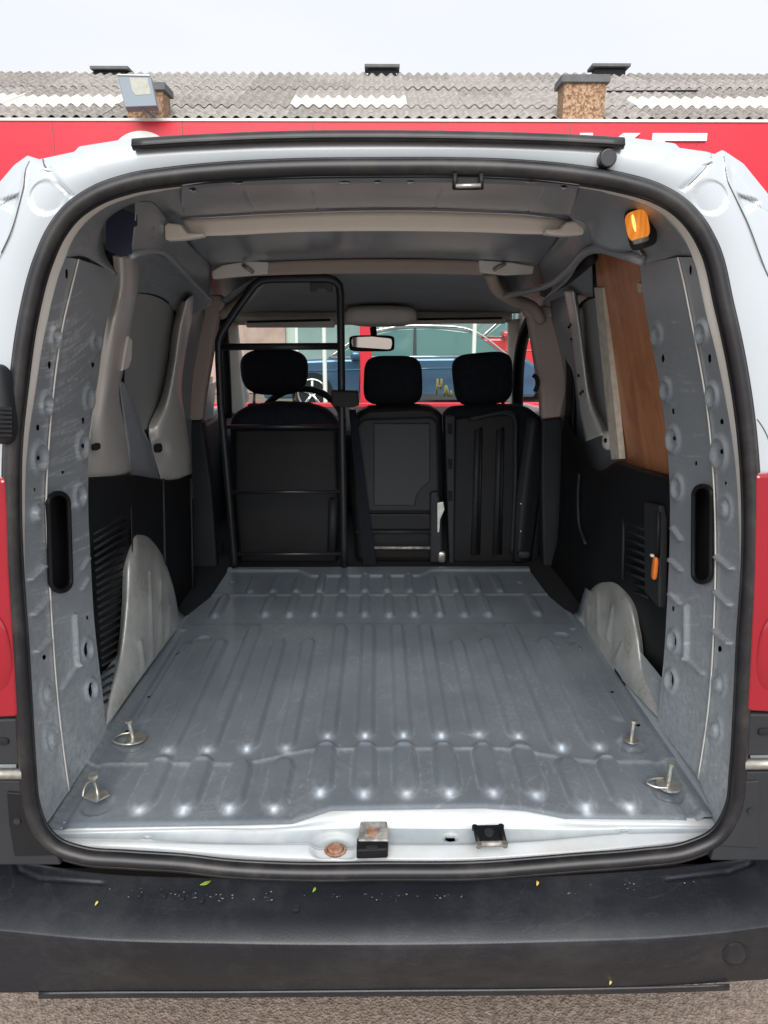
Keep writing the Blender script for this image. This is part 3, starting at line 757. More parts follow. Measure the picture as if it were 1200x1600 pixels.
VA = np.array(V); X_, Y_ = VA[:, 0], VA[:, 1]
dm = np.full(len(V), 9.0)
for rx_, ya_, yb_, rw, rs, rh in ribs[:26]:
    dm = np.minimum(dm, np.abs(np.hypot(X_-rx_, (Y_-np.clip(Y_, ya_, yb_))*.72)-(rw+rs+.001)))
nzz = .5+.5*np.sin(X_*37+np.sin(Y_*23)*2)*np.sin(Y_*31+X_*11)
wv = .9*np.exp(-(dm/.0018)**2)*np.clip((1.75-Y_)/.4, .1, 1)*(.35+.65*nzz)
sy = np.array([seam_y(x) for x in X_]); wv += .55*np.exp(-((Y_-sy)/.003)**2)+.4*np.exp(-((Y_-2.335)/.004)**2)
wv += .65*np.exp(-((np.abs(X_)-.603)/.010)**2)*np.clip((1.9-Y_)/.5, 0, 1)+.5*np.exp(-((Y_-1.2)/.02)**2)*.4
rg2 = random.Random(5)
for i in range(90):
    cx, cy, an, ll = rg2.uniform(-.55, .55), 1.2+abs(rg2.gauss(0, .4)), rg2.gauss(1.5, .5), rg2.uniform(.01, .08)
    u_ = (X_-cx)*math.cos(an)+(Y_-cy)*math.sin(an); v_ = -(X_-cx)*math.sin(an)+(Y_-cy)*math.cos(an)
    wv += rg2.uniform(.3, .9)*np.exp(-(v_/.0016)**2)*(np.abs(u_) < ll/2)
for i in range(40):
    cx, cy = rg2.uniform(-.58, .58), 1.2+abs(rg2.gauss(0, .35)); wv += rg2.uniform(.08, .28)*np.exp(-((X_-cx)/rg2.uniform(.01, .05))**2-((Y_-cy)/rg2.uniform(.02, .12))**2)
setattr_(fo, wv)
box('floor_underlay', (0, 2.5, .568), (1.5, 2.5, .03), VOID, VAN)

for s_, nm in ((-1, xl), (1, xr)):
    V = []; Fc = []
    yy = [1.14+i*.05 for i in range(21)]
    for y in yy:
        x0 = nm(y)-s_*.004
        V += [(x0, y, .599), (x0+s_*.004, y, .612), (x0+s_*.016, y, .622), (x0+s_*.034, y, .70)]
    for i in range(20):
        for j in range(3): Fc.append((i*4+j, i*4+j+1, i*4+5+j, i*4+4+j))
    mk('wall_base', V, Fc, PANEL, VAN, smooth=True, solid=.001)
# ---- sill
sillc = [[(66, 1284, .5955), (300, 1283, .5955), (455, 1281, .5955), (525, 1260, .5955), (700, 1257, .5955), (815, 1258, .5955), (870, 1274, .5955), (1000, 1277, .5955), (1140, 1279, .5955)],
         [(74, 1296, .592), (300, 1293, .592), (460, 1290, .590), (530, 1275, .590), (700, 1272, .590), (820, 1273, .590), (880, 1284, .591), (1000, 1287, .592), (1134, 1289, .592)],
         [(80, 1303, .584), (300, 1298, .582), (460, 1296, .576), (530, 1294, .572), (700, 1294, .572), (850, 1295, .575), (960, 1295, .58), (1000, 1294, .582), (1122, 1295, .586)],
         [(86, 1309, .582), (230, 1311, .578), (330, 1317, .568), (480, 1316, .564), (600, 1317, .562), (740, 1317, .562), (850, 1312, .566), (960, 1303, .576), (1116, 1300, .583)],
         [(93, 1315, .583), (230, 1318, .580), (330, 1320, .574), (450, 1322, .568), (600, 1322, .566), (740, 1321, .567), (850, 1315, .573), (960, 1306, .58), (1108, 1304, .584)],
         [(112, 1325, .574), (220, 1330, .570), (330, 1334, .566), (480, 1340, .562), (600, 1341, .560), (740, 1340, .560), (850, 1334, .565), (960, 1326, .572), (1092, 1313, .578)],
         [(122, 1333, .55), (220, 1341, .55), (330, 1347, .548), (480, 1352, .545), (600, 1353, .545), (740, 1352, .546), (850, 1347, .548), (960, 1339, .55), (1085, 1322, .555)]]
def sill_h(x, y):
    h = 0
    d = math.hypot((x-524)/44, (y-1325)/26); h -= .009*sstep((1-d)/.35)
    d = math.hypot((x-230)/11, (y-1309)/5); h += .0015*sstep((1.2-d)/.3)-.003*sstep((.6-d)/.3)
    d = math.hypot((x-974)/11, (y-1298)/5); h += .0015*sstep((1.2-d)/.3)-.003*sstep((.6-d)/.3)
    d = math.hypot((x-704)/12, (y-1309)/6); h -= .006*sstep((1-d)/.2)
    return h
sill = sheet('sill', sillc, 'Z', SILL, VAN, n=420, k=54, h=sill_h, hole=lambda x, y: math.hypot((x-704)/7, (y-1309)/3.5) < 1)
sill.data.materials.append(mat('sill_shade_band', (.25, .285, .305), (.31, .345, .36), rough=.4, nscale=12, dust=.3, dustc=(.6, .58, .54)))  # darker band: shading of the flat channel put into the paint colour
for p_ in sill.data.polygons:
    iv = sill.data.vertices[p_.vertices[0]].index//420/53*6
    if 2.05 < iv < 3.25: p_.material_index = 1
# striker plate
a = [UZ(x, y, .578) for x, y in ((563, 1292), (605, 1291), (607, 1322), (559, 1322))]
sp = prism('striker_plate', a, (0, 0, .012), DIRTY, VAN, .003)
a2 = [UZ(x, y, .568) for x, y in ((558, 1322), (607, 1322), (606, 1341), (557, 1343))]
prism('lower_block', a2, (0, 0, .02), BLACKP, sp, .003)
c = UZ(582, 1300, .592); cyl('rusty_bolt', c-Vector((0, 0, .004)), c+Vector((0, 0, .003)), .010, RUSTY, sp, 6)
c = UZ(581, 1324, .591); pillow('slot', c, (.022, .009, .004), VOID, sp, n=4)
c = UZ(524, 1326, .562)
rb = cyl('rusted_bolt', c-Vector((0, 0, .012)), c+Vector((0, 0, .004)), .014, RUSTY, VAN, 18, bevel=.002); tube('washer', [c+Vector((.018*math.cos(t*.524), .015*math.sin(t*.524), -.003)) for t in range(12)], .003, RUSTY, rb, 6, closed=True)
# catch
ct = prism('door_catch', [UZ(x, y, .586) for x, y in ((742, 1293), (784, 1292), (789, 1317), (746, 1319))], (0, 0, .006), BLACKP, VAN, .002)
for x0, y0, x1, y1 in ((742, 1293, 748, 1318), (783, 1292, 789, 1317)):
    tube('rail', [UZ(x0, y0, .596), UZ(x1, y1, .594)], .0045, BLACKP, ct, 8)
for x, y in ((742, 1292), (783, 1291), (748, 1319), (789, 1318)):
    c = UZ(x, y, .598); cyl('bolt_head', c-Vector((0, 0, .006)), c+Vector((0, 0, .002)), .0055, STEEL if y > 1300 else BLACKP, ct, 10)
tube('cross_bar', [UZ(750, 1319, .594), UZ(786, 1318, .594)], .005, DIRTY, ct, 8)
c = UZ(764, 1301, .594); cyl('centre_boss', c-Vector((0, 0, .004)), c+Vector((0, 0, .003)), .009, TRIM, ct, 12)
# header latch
hl_ = ppoly('header_latch', [(710, 274), (752, 274), (754, 292), (709, 292)], 1.15, .03, BLACKP, VAN, .003)
for x in (711, 752): tube('side_rail', [UY(x, 271, 1.142), UY(x, 296, 1.142)], .0035, BLACKP, hl_, 8)
tube('bar', [UY(712, 291, 1.136), UY(751, 290, 1.136)], .0032, STEEL, hl_, 8)

# ---- tie-down rings
def tiedown(px, py, k):
    g = UZ(px, py, .598); r = empty('tie_down', g); r.parent = VAN; r.location = g-origin(VAN)
    if k == 0:
        cyl('plate', g+Vector((.012, 0, .010)), g+Vector((.012, 0, .013)), .023, STEEL, r, 20)
        cyl('bolt', g+Vector((.005, 0, .012)), g+Vector((-.001, 0, .052)), .0045, STEEL, r, 10); cyl('bolt_head', g+Vector((-.001, 0, .05)), g+Vector((-.001, 0, .055)), .008, STEEL, r, 6)
        tube('ring', smoothpts([g+Vector(v) for v in ((-.002, .022, .012), (-.03, .010, .012), (-.036, -.008, .010), (-.012, -.020, .008), (.02, -.014, .008), (.034, 0, .011))], 24), .0028, STEEL, r, 8)
    if k == 1:
        prism('plate', [g+Vector(v) for v in ((-.022, -.008, .012), (.008, -.022, .012), (.026, .0, .012), (.016, .014, .012), (-.018, .018, .012))], (0, 0, .004), STEEL, r, .001)
        cyl('bolt', g+Vector((.002, .004, .012)), g+Vector((-.004, .004, .052)), .004, STEEL, r, 10); cyl('bolt_head', g+Vector((-.004, .004, .05)), g+Vector((-.004, .004, .057)), .010, STEEL, r, 6)
        tube('ring', smoothpts([g+Vector(v) for v in ((.010, -.02, .014), (.010, -.018, .03), (-.002, 0, .044), (-.02, .006, .034), (-.025, .0, .02), (-.024, -.006, .014))], 24), .0026, STEEL, r, 8)
    if k == 2:
        cyl('plate', g+Vector((0, 0, .005)), g+Vector((0, 0, .008)), .016, STEEL, r, 20)
        cyl('bolt', g+Vector((0, 0, .006)), g+Vector((.001, 0, .052)), .0042, STEEL, r, 10); cyl('bolt_head', g+Vector((.001, 0, .05)), g+Vector((.001, 0, .055)), .0075, STEEL, r, 6)
    if k == 3:
        cyl('plate', g+Vector((.002, 0, .006)), g+Vector((.002, 0, .010)), .024, STEEL, r, 20)
        cyl('bolt', g+Vector((0, 0, .008)), g+Vector((.002, 0, .054)), .0045, STEEL, r, 10); cyl('bolt_head', g+Vector((.002, 0, .052)), g+Vector((.002, 0, .058)), .0075, STEEL, r, 6)
        tube('ring', smoothpts([g+Vector(v) for v in ((.0, .018, .012), (-.028, .014, .012), (-.042, .004, .012), (-.03, -.008, .010), (-.002, -.012, .010))], 24), .0026, STEEL, r, 8)
for t in TD: tiedown(*t)

# ---- D pillars: pressed inner panels either side of the opening
def at(B, ys_, sgn):     # x of the flange's inner edge at given rows
    pts = [(p[1], p[0]) for p in Bin if (p[0]-600)*sgn > 200]; pts.sort()
    return [float(np.interp(y, [p[0] for p in pts], [p[1] for p in pts])) for y in ys_]
def ell(x, y, cx, cy, rx, ry): return math.hypot((x-cx)/rx, (y-cy)/ry)
def pillar(sgn, seam, far, dimp, ringd, holes, bars, slot):
    ysb = [402, 440, 500, 600, 700, 800, 900, 1000, 1100, 1200, 1250, 1287]
    bx = at(Bin, ysb, sgn)
    b = [(x, y, 0) for x, y in zip(bx, ysb)]; b[-1] = (b[-1][0], 1287, 0)
    c = [(x, y, .004) for x, y in seam]; f = [(x, y, .008) for x, y in far]
    # resample all three at matching heights (fraction of own length)
    def h(x, y):
        v = 0
        for cx, cy, rx, ry, a in dimp:
            d = ell(x, y, cx, cy, rx, ry); v += 1.3*a*sstep((1-d)/.6)
        for cx, cy, rx, ry, a in ringd:
            d = ell(x, y, cx, cy, rx, ry); v += 1.9*a*math.exp(-((d-1)/.26)**2)-.8*a*sstep((.8-d)/.3)
        for (p, q, w, a) in bars:
            d = segd(x, y, p, q); v += 1.8*a*sstep((w-d)/(w*.75))
        sx = np.interp(y, [p[1] for p in seam], [p[0] for p in seam]); v += .0022*sstep((1.8-abs(x-sx))/1.3)
        d = segd(x, y, slot[0], slot[1]); v += .003*sstep((slot[2]+4-d)/4)
        return v
    def hole(x, y):
        for cx, cy, rx, ry in holes:
            if abs(x-cx) < rx*3 and ell(x, y, cx, cy, rx, ry) < 1: return True
        return segd(x, y, slot[0], slot[1]) < slot[2]
    md = 'L' if sgn < 0 else 'R'
    rr_ = random.Random(11+sgn)
    def wear(X, Y):
        w = .42*np.clip((Y-820)/330, 0, 1)+.05
        for i in range(150 if sgn < 0 else 40):
            if sgn < 0:
                y0 = rr_.choice([rr_.gauss(600, 40), rr_.gauss(790, 70), rr_.gauss(540, 30), rr_.uniform(450, 1180)]); xa = rr_.uniform(40, 95); xb = xa+rr_.uniform(12, 75); k_ = rr_.uniform(15, 46); sl = rr_.uniform(-.1, .15)
            else:
                y0 = rr_.choice([rr_.uniform(450, 700), rr_.gauss(1080, 40)]); xa = rr_.uniform(1030, 1110); xb = xa+rr_.uniform(6, 34); k_ = rr_.uniform(-20, 30); sl = rr_.uniform(-.5, .5)
            u = (X-(40 if sgn < 0 else 1050))/90; yy_ = y0-k_*u*u+sl*(X-90)*.3
            e = np.clip((X-xa)/8, 0, 1)*np.clip((xb-X)/8, 0, 1)
            w = w+rr_.uniform(.25, .95)*np.exp(-((Y-yy_)/rr_.uniform(.9, 2.0))**2)*e
        for i in range(12):
            cx, cy = rr_.uniform(40, 150) if sgn < 0 else rr_.uniform(1030, 1145), rr_.uniform(950, 1230)
            w = w+rr_.uniform(.1, .35)*np.exp(-((X-cx)/rr_.uniform(4, 14))**2-((Y-cy)/rr_.uniform(6, 30))**2)
        return w
    o = sheet('pillar_panel', [b, c, f], md, PANEL, VAN, n=520, k=90, h=h, hole=hole, solid=0, flin=True, wear=wear)
    W_ = lambda x, y, off: UW(x, y, off, sgn)
    # bright sealant line along the seam
    pts = [W_(x, y, .001) for x, y in spline([(p[0], p[1]) for p in seam], 60)]
    tube('seam_bead', pts, .0014, FLANGE, o, 6)
    # return behind the panel edge and dark backing
    rr = [W_(x, y, .008) for x, y in spline([(p[0], p[1]) for p in far], 30)]
    V = rr+[v+Vector((sgn*.13, .01, 0)) for v in rr]; n = 30
    mk('pillar_return', V, [(i, i+1, n+i+1, n+i) for i in range(n-1)], GREY, o, smooth=True)
    bk = [[(x, y, .035) for x, y, _ in b], [(x, y, .035) for x, y in far]]
    sheet('pillar_cavity', bk, md, VOID, o, n=30, k=3, solid=0)
    # slot rim
    (x0, y0), (x1, y1), w = slot; P = []
    ax = math.atan2(y1-y0, x1-x0)
    for i in range(17): a = ax+math.pi/2+math.pi*i/16; P.append((x0+w*math.cos(a), y0+w*math.sin(a)))
    for i in range(17): a = ax-math.pi/2+math.pi*i/16; P.append((x1+w*math.cos(a), y1+w*math.sin(a)))
    Pw = spline(P, 70, closed=True, lin=True)
    rim = tube('grip_slot_rim', [W_(x, y, -.002) for x, y in Pw], .0045, BLACKP, o, 10, closed=True)
    return o
# left
pillar(-1, seam=[(123, 405), (112, 450), (100, 500), (85, 600), (76, 700), (72, 800), (77, 900), (83, 1000), (91, 1100), (99, 1170), (108, 1235)],
       far=[(183, 425), (178, 455), (167, 500), (152, 600), (140, 667), (138, 733), (138, 800), (142, 883), (147, 967), (156, 1050), (167, 1143)],
       dimp=[(55, 803, 9, 17, .008), (73, 1085, 9, 17, .008), (80, 1155, 9, 17, .008)],
       ringd=[(61, 715, 11, 21, .003), (128, 697, 8, 19, .003), (124, 775, 8, 17, .003), (150, 533, 7, 14, .003), (85, 527, 7, 15, .003), (138, 622, 7, 17, .003), (71, 632, 8, 17, .003), (135, 1015, 8, 16, .003), (142, 1078, 8, 16, .003), (73, 1085, 10, 20, .002), (80, 1155, 10, 20, .002)],
       holes=[(104, 428, 2.0, 8), (84, 528, 1.5, 3), (77, 570, 2.2, 6), (70, 627, 1.6, 3.5), (59, 668, 2.6, 4.5), (62, 716, 2.4, 4), (54, 765, 1.4, 3), (145, 570, 2, 4.5), (150, 533, 1.3, 2), (130, 657, 1.8, 5), (131, 697, 2.2, 4), (98, 738, 1.8, 3.2), (121, 773, 1.6, 5), (136, 965, 1.8, 3.5), (135, 1015, 3, 11), (142, 1078, 3.4, 11), (69, 1027, 2.6, 4.5)],
       bars=[((45, 905), (66, 885), 5, .005), ((50, 960), (70, 940), 5, .005), ((55, 1018), (74, 1000), 5, .005), ((116, 962), (120, 1040), 4.5, .004), ((120, 1040), (97, 1075), 5, .003), ((128, 888), (138, 872), 4, .003), ((128, 920), (138, 904), 4, .003)],
       slot=((91, 786), (95, 908), 16))
pillar(1, seam=[(1059, 402), (1068, 440), (1078, 490), (1092, 560), (1105, 640), (1113, 720), (1117, 800), (1118, 870), (1116, 960), (1111, 1060), (1104, 1130), (1091, 1215)],
       far=[(1000, 412), (1004, 455), (1019, 540), (1032, 610), (1042, 690), (1046, 750), (1047, 800), (1046, 860), (1042, 950), (1037, 1030), (1032, 1080), (1027, 1132)],
       dimp=[(1134, 796, 9, 17, .008), (1124, 1069, 9, 17, .008), (1118, 1141, 9, 17, .008)],
       ringd=[(1027, 523, 7, 15, .003), (1098, 520, 8, 16, .003), (1041, 609, 7, 15, .003), (1114, 618, 8, 17, .003), (1052, 687, 9, 18, .003), (1125, 708, 11, 23, .003), (1059, 762, 8, 17, .003), (1134, 796, 10, 20, .002), (1053, 1002, 8, 16, .003), (1049, 1063, 8, 16, .003), (1124, 1069, 10, 20, .002), (1118, 1141, 10, 20, .002)],
       holes=[(1079, 422, 1.8, 8), (1029, 523, 1.3, 3), (1099, 520, 1.4, 3), (1036, 560, 2.2, 6), (1109, 560, 2.4, 7), (1043, 610, 1.2, 2.5), (1116, 618, 1.4, 3), (1052, 643, 1.8, 5), (1128, 659, 2.8, 4.5), (1052, 685, 2.2, 3.5), (1126, 706, 2.6, 4), (1088, 724, 1.8, 3.2), (1134, 755, 1.5, 3), (1062, 760, 1.8, 5), (1052, 951, 2, 4), (1055, 1000, 2.8, 11), (1051, 1061, 3.4, 11), (1125, 1014, 2.8, 5)],
       bars=[((1122, 870), (1145, 888), 5, .005), ((1120, 925), (1142, 945), 5, .005), ((1117, 985), (1141, 1005), 5, .005), ((1073, 947), (1073, 1030), 4.5, .004), ((1073, 1030), (1098, 1052), 5, .003), ((1052, 825), (1064, 842), 5, .004), ((1048, 875), (1064, 890), 5, .004), ((1048, 928), (1062, 942), 5, .004)],
       slot=((1098, 773), (1097, 896), 14))

# ---- corner and header inner sheets
sheet('corner_panel', [[(102, 402, .035), (112, 375, .035), (138, 343, .035), (166, 321, .035), (200, 308, .035), (285, 292, .035)],
                       [(135, 402, .12), (140, 380, .12), (158, 350, .12), (190, 325, .12), (220, 312, .12), (286, 300, .10)],
                       [(185, 430, .22), (163, 392, .22), (166, 342, .22), (192, 328, .22), (237, 318, .22), (288, 338, .26)]], 'O', GREY, VAN, n=50, k=20)
sheet('corner_panel', [[(1086, 402, .035), (1068, 372, .035), (1050, 350, .035), (1022, 322, .035), (983, 300, .035), (905, 290, .035)],
                       [(1055, 402, .12), (1045, 385, .12), (1030, 360, .12), (1000, 335, .12), (960, 318, .12), (900, 300, .10)],
                       [(1002, 412, .22), (1006, 400, .22), (950, 392, .24), (925, 380, .26), (915, 350, .26), (890, 340, .26)]], 'O', GREY, VAN, n=50, k=20)
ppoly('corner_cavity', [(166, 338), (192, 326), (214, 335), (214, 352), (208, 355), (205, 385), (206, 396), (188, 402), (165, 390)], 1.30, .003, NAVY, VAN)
def hdr_h(x, y):
    v = -.002*sstep((2.0-abs((x-(375+(y-290)*.6))))/1.5)*sstep((y-292)/6)
    v += -.002*sstep((2.0-abs((x-(485+(y-290)*.3))))/1.5)*sstep((y-292)/6)-.002*sstep((2.0-abs((x-(690-(y-290)*.3))))/1.5)*sstep((y-292)/6)
    v += -.002*sstep((2.0-abs((x-(850-(y-290)*.6))))/1.5)*sstep((y-292)/6)
    return v
def hdr_hole(x, y): return any(ell(x, y, a, b, rx, ry) < 1 for a, b, rx, ry in ((301, 296, 6, 3), (372, 285, 9, 2.5), (539, 285, 9, 2.2), (590, 284, 7, 2.2), (642, 284, 7, 2.2), (830, 283, 9, 3), (881, 292, 6, 3)))
sheet('roof_header', [[(285, 290, 1.157), (350, 281, 1.157), (450, 277, 1.157), (600, 275, 1.157), (750, 276, 1.157), (840, 281, 1.157), (905, 289, 1.157)],
                      [(284, 296, 1.18), (350, 290, 1.18), (450, 287, 1.18), (600, 285, 1.18), (750, 286, 1.18), (840, 290, 1.18), (903, 296, 1.18)],
                      [(283, 338, 1.45), (350, 334, 1.45), (450, 328, 1.45), (600, 324, 1.45), (750, 327, 1.45), (840, 332, 1.45), (892, 338, 1.45)]], 'Y', ROOFIN, VAN, n=260, k=40, h=hdr_h, hole=hdr_hole, flin=True)
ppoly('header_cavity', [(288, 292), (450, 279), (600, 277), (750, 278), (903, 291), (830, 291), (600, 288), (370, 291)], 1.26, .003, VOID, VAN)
# roof underside (one pressed skin) and bows
sheet('roof_lining', [[(240, 330, 1.50), (400, 325, 1.50), (600, 322, 1.50), (800, 325, 1.50), (940, 330, 1.50)],
                      [(300, 385, 1.95), (450, 378, 1.95), (600, 374, 1.95), (740, 378, 1.95), (900, 385, 1.95)],
                      [(325, 415, 2.35), (450, 407, 2.35), (600, 404, 2.35), (740, 407, 2.35), (850, 415, 2.35)]], 'Y', ROOFIN, VAN, n=60, k=30)
def bow(name, top, bot, Y, m):
    sheet(name, [[(x, y, Y) for x, y in top], [(x, y, Y+.004) for x, y in bot], [(x, y-2, Y+.05) for x, y in bot]], 'Y', m, VAN, n=60, k=9, flin=True, solid=.003)
bow('roof_bow', [(283, 344), (350, 340), (450, 335), (600, 331), (750, 334), (830, 338), (888, 346)], [(300, 369), (350, 368), (450, 363), (600, 361), (750, 363), (830, 366), (868, 366)], 1.50, CREAM)
tube('bow_edge', [UY(x, y, 1.496) for x, y in spline([(283, 342), (350, 338), (450, 333), (600, 329), (750, 332), (830, 336), (888, 344)], 30)], .002, ROOFIN, VAN, 6)
for pts in ([(256, 352), (262, 348), (281, 350), (292, 364), (318, 364), (316, 369), (285, 374), (258, 375)], [(914, 350), (905, 345), (886, 346), (876, 357), (853, 357), (852, 365), (880, 368), (913, 366)]):
    ppoly('bow_bracket', pts, 1.47, .03, CREAM, VAN, .004, seg=3)
bow('roof_bow', [(400, 410), (500, 406), (600, 405), (700, 406), (755, 408)], [(400, 431), (500, 428), (600, 427), (700, 428), (755, 430)], 2.34, BEIGE)
for pts in ([(330, 424), (348, 414), (385, 408), (419, 409), (418, 428), (332, 436)], [(833, 428), (835, 416), (800, 410), (748, 406), (750, 426), (790, 430)]):
    ppoly('bow_bracket', pts, 2.32, .03, CREAM, VAN, .004, seg=3)
for x0, y0, x1, y1 in ((379, 413, 396, 426), (790, 411, 771, 422)):
    tube('bracket_rib', [UY(x0, y0, 2.315), UY(x1, y1, 2.315)], .006, DIRTY, VAN, 8)
# cant rails along both top corners
def rail_h(pts, a, w):
    def f(x, y):
        v = 0
        for p, q in pts: v += a*sstep((w-segd(x, y, p, q))/w)
        return v
    return f
sheet('roof_rail', [[(212, 316, 1.30), (237, 316, 1.34), (262, 345, 1.50), (292, 378, 1.85), (330, 414, 2.33)],
                    [(212, 345, 1.30), (232, 350, 1.36), (258, 375, 1.52), (290, 405, 1.85), (328, 438, 2.33)],
                    [(204, 398, 1.32), (238, 392, 1.42), (262, 402, 1.55), (290, 430, 1.85), (328, 472, 2.33)]], 'Y', GREY, VAN, n=80, k=40,
      h=rail_h([((246, 312), (300, 365)), ((270, 350), (320, 400)), ((238, 370), (240, 356)), ((252, 350), (254, 372))], .004, 3))
sheet('roof_rail', [[(925, 312, 1.34), (905, 330, 1.42), (888, 352, 1.52), (868, 380, 1.85), (840, 412, 2.33)],
                    [(960, 330, 1.34), (930, 350, 1.42), (905, 375, 1.54), (880, 405, 1.85), (846, 435, 2.33)],
                    [(1004, 402, 1.36), (955, 392, 1.46), (915, 400, 1.60), (885, 440, 1.85), (850, 468, 2.33)]], 'Y', GREY, VAN, n=80, k=40,
      h=rail_h([((930, 308), (882, 352)), ((960, 312), (915, 345)), ((865, 372), (830, 408)), ((885, 372), (845, 412)), ((931, 352), (933, 372))], .004, 3))
tube('rail_edge', smoothpts([UY(*p) for p in ((204, 400, 1.31), (225, 393, 1.38), (250, 393, 1.48), (275, 413, 1.68), (305, 445, 2.0), (330, 470, 2.33))], 30), .006, GREY, VAN, 8)
tube('rail_edge', smoothpts([UY(*p) for p in ((1006, 408, 1.36), (975, 398, 1.40), (940, 388, 1.46), (915, 394, 1.55), (890, 420, 1.75), (850, 448, 2.1), (790, 462, 2.4))], 30), .009, GREY, VAN, 8)

# interior lamp, lit
lp = empty('interior_lamp', UY(997, 355, 1.31)); lp.parent = VAN; lp.location -= origin(VAN)
ex = Vector((-.35, -.6, 0)).normalized()*.02
rot = Matrix.Rotation(R(-17), 3, 'Y') @ Matrix.Rotation(R(35), 3, 'Z')
p0 = UY(996, 352, 1.262)
pillow('lens', p0, (.031, .030, .046), AMBER, lp, e=3.6, n=8, rot=rot)
pillow('lamp_base', UY(1001, 356, 1.283), (.046, .03, .066), TRIM, lp, e=5, n=8, rot=rot)
for dx in (-4, 4): pillow('bulb_glow', UY(996+dx*1.3, 349, 1.2495), (.0045, .006, .028), BULB, lp, e=2, n=6, rot=rot)
pillow('lamp_foot', UY(1001, 374, 1.262), (.024, .02, .012), REFL, lp, e=4, n=6, rot=rot)

# ---- left wall
sheet('outer_panel_inside', [[(140, 380, .10), (320, 440, .10)], [(140, 780, .10), (320, 780, .10)]], 'L', GREY, VAN, n=30, k=20)
sheet('upper_pressing', [[(206, 400, .03), (240, 395, .03), (262, 404, .03), (300, 440, .03), (332, 476, .03)],
                         [(205, 430, .06), (235, 428, .06), (262, 440, .06), (290, 465, .06), (305, 490, .06)],
                         [(203, 462, .085), (225, 460, .085), (255, 468, .085), (268, 480, .085), (280, 500, .085)]], 'L', GREY, VAN, n=50, k=20,
      h=rail_h([((235, 410), (285, 445)), ((240, 440), (275, 462)), ((224, 425), (226, 450))], .006, 5))
wb = [(205, 458), (230, 458), (256, 468), (270, 482), (269, 520), (263, 570), (253, 617), (243, 648), (228, 674), (212, 672), (196, 645), (190, 600), (192, 560), (200, 500)]
wbs = spline(wb, 50, closed=True)
V = [UW(x, y, .09, -1) for x, y in wbs]
o = prism('window_blank', V, (-.01, 0, 0), BLANK, VAN)
tube('rubber_edge', [v+Vector((.003, 0, 0)) for v in V], .004, VOID, o, 8, closed=True)
sheet('wall_pillar', [[(176, 400, .05), (178, 440, .045), (166, 500, .035), (153, 580, .03), (142, 660, .03), (138, 700, .03), (136, 752, .02)],
                      [(196, 400, .03), (196, 440, .025), (186, 500, .015), (174, 580, .012), (165, 640, .012), (166, 700, .02), (168, 752, .02)],
                      [(214, 398, .04), (213, 440, .035), (203, 500, .03), (190, 565, .03), (182, 610, .03), (190, 670, .035), (200, 740, .03)],
                      [(218, 400, .085), (217, 440, .085), (208, 500, .085), (196, 565, .085), (188, 610, .085), (200, 680, .085), (207, 740, .08)]], 'L', SILVER, VAN, n=60, k=30)
sheet('lower_recess_panel', [[(186, 590, .055), (192, 640, .055), (200, 700, .055), (203, 748, .055)], [(200, 610, .05), (215, 655, .05), (228, 700, .05), (228, 750, .05)], [(214, 655, .075), (233, 690, .07), (243, 720, .06), (252, 752, .05)]], 'L', GREY, VAN, n=40, k=16)
sheet('wall_pillar', [[(280, 470, .085), (272, 500, .085), (262, 570, .085), (250, 625, .085), (232, 670, .085), (243, 715, .07), (254, 756, .055)],
                      [(290, 470, .04), (282, 505, .04), (272, 570, .04), (262, 630, .045), (255, 675, .05), (262, 715, .05), (270, 752, .045)],
                      [(300, 462, .035), (293, 510, .035), (284, 560, .035), (279, 610, .035), (284, 650, .035), (292, 700, .035), (294, 742, .035)],
                      [(304, 462, .06), (298, 510, .06), (289, 560, .06), (284, 610, .06), (289, 650, .06), (297, 700, .06), (299, 742, .06)]], 'L', SILVER, VAN, n=60, k=30,
      h=lambda x, y: -.012*sstep((1-ell(x, y, 252, 705, 15, 20))/.4))
c = UW(247, 700, .045, -1); pillow('hole', c, (.02, .03, .025), VOID, VAN, n=5)
c = UW(150, 698, .015, -1); pillow('hole', c, (.012, .03, .014), VOID, VAN, n=5)
prism('hook_plate', [UW(x, y, .03, -1) for x, y in ((197, 525), (203, 532), (202, 560), (197, 575), (187, 580), (192, 552))], (.006, 0, 0), FLANGE, VAN, .002)
# lower trims, left
sheet('side_trim', [[(134, 750, .018), (170, 746, .018), (205, 742, .025), (240, 748, .03), (270, 752, .04), (300, 740, .05)],
                    [(134, 765, .012), (170, 762, .012), (205, 758, .02), (240, 762, .03), (270, 765, .04), (300, 755, .05)],
                    [(140, 960, .05), (170, 940, .05), (205, 900, .05), (240, 905, .06), (270, 920, .06), (302, 900, .06)],
                    [(150, 1110, .05), (175, 1090, .05), (205, 1050, .05), (245, 1010, .05), (275, 985, .05), (330, 940, .04)]], 'L', BLACKP, VAN, n=60, k=30)
sheet('side_trim_return', [[(205, 744, .022), (206, 830, .03), (210, 900, .035)], [(209, 742, .05), (211, 830, .06), (214, 900, .06)]], 'L', TRIM, VAN, n=20, k=4)
for x0 in (255, 298):
    tube('trim_edge', [UW(x0+(y-745)*.02, y, .03 if x0 < 280 else .04, -1) for y in (748, 800, 860, 920)], .004, TRIM, VAN, 6)
g0 = empty('side_grille', UW(170, 900, .03, -1)); g0.parent = VAN; g0.location -= origin(VAN)
for i in range(26):
    yl = 812+i*11.4
    xa = float(np.interp(yl, [800, 1095], [143, 163])); xb = float(np.interp(yl-25, [760, 830, 870, 950, 1040, 1080], [198, 196, 192, 188, 176, 168]))
    if xb-xa < 6: continue
    yr_ = yl-(xb-xa)*.62
    tube('slat', [UW(xa, yl, .028, -1), UW(xb, yr_, .028, -1)], .0035, TRIM, g0, 6)
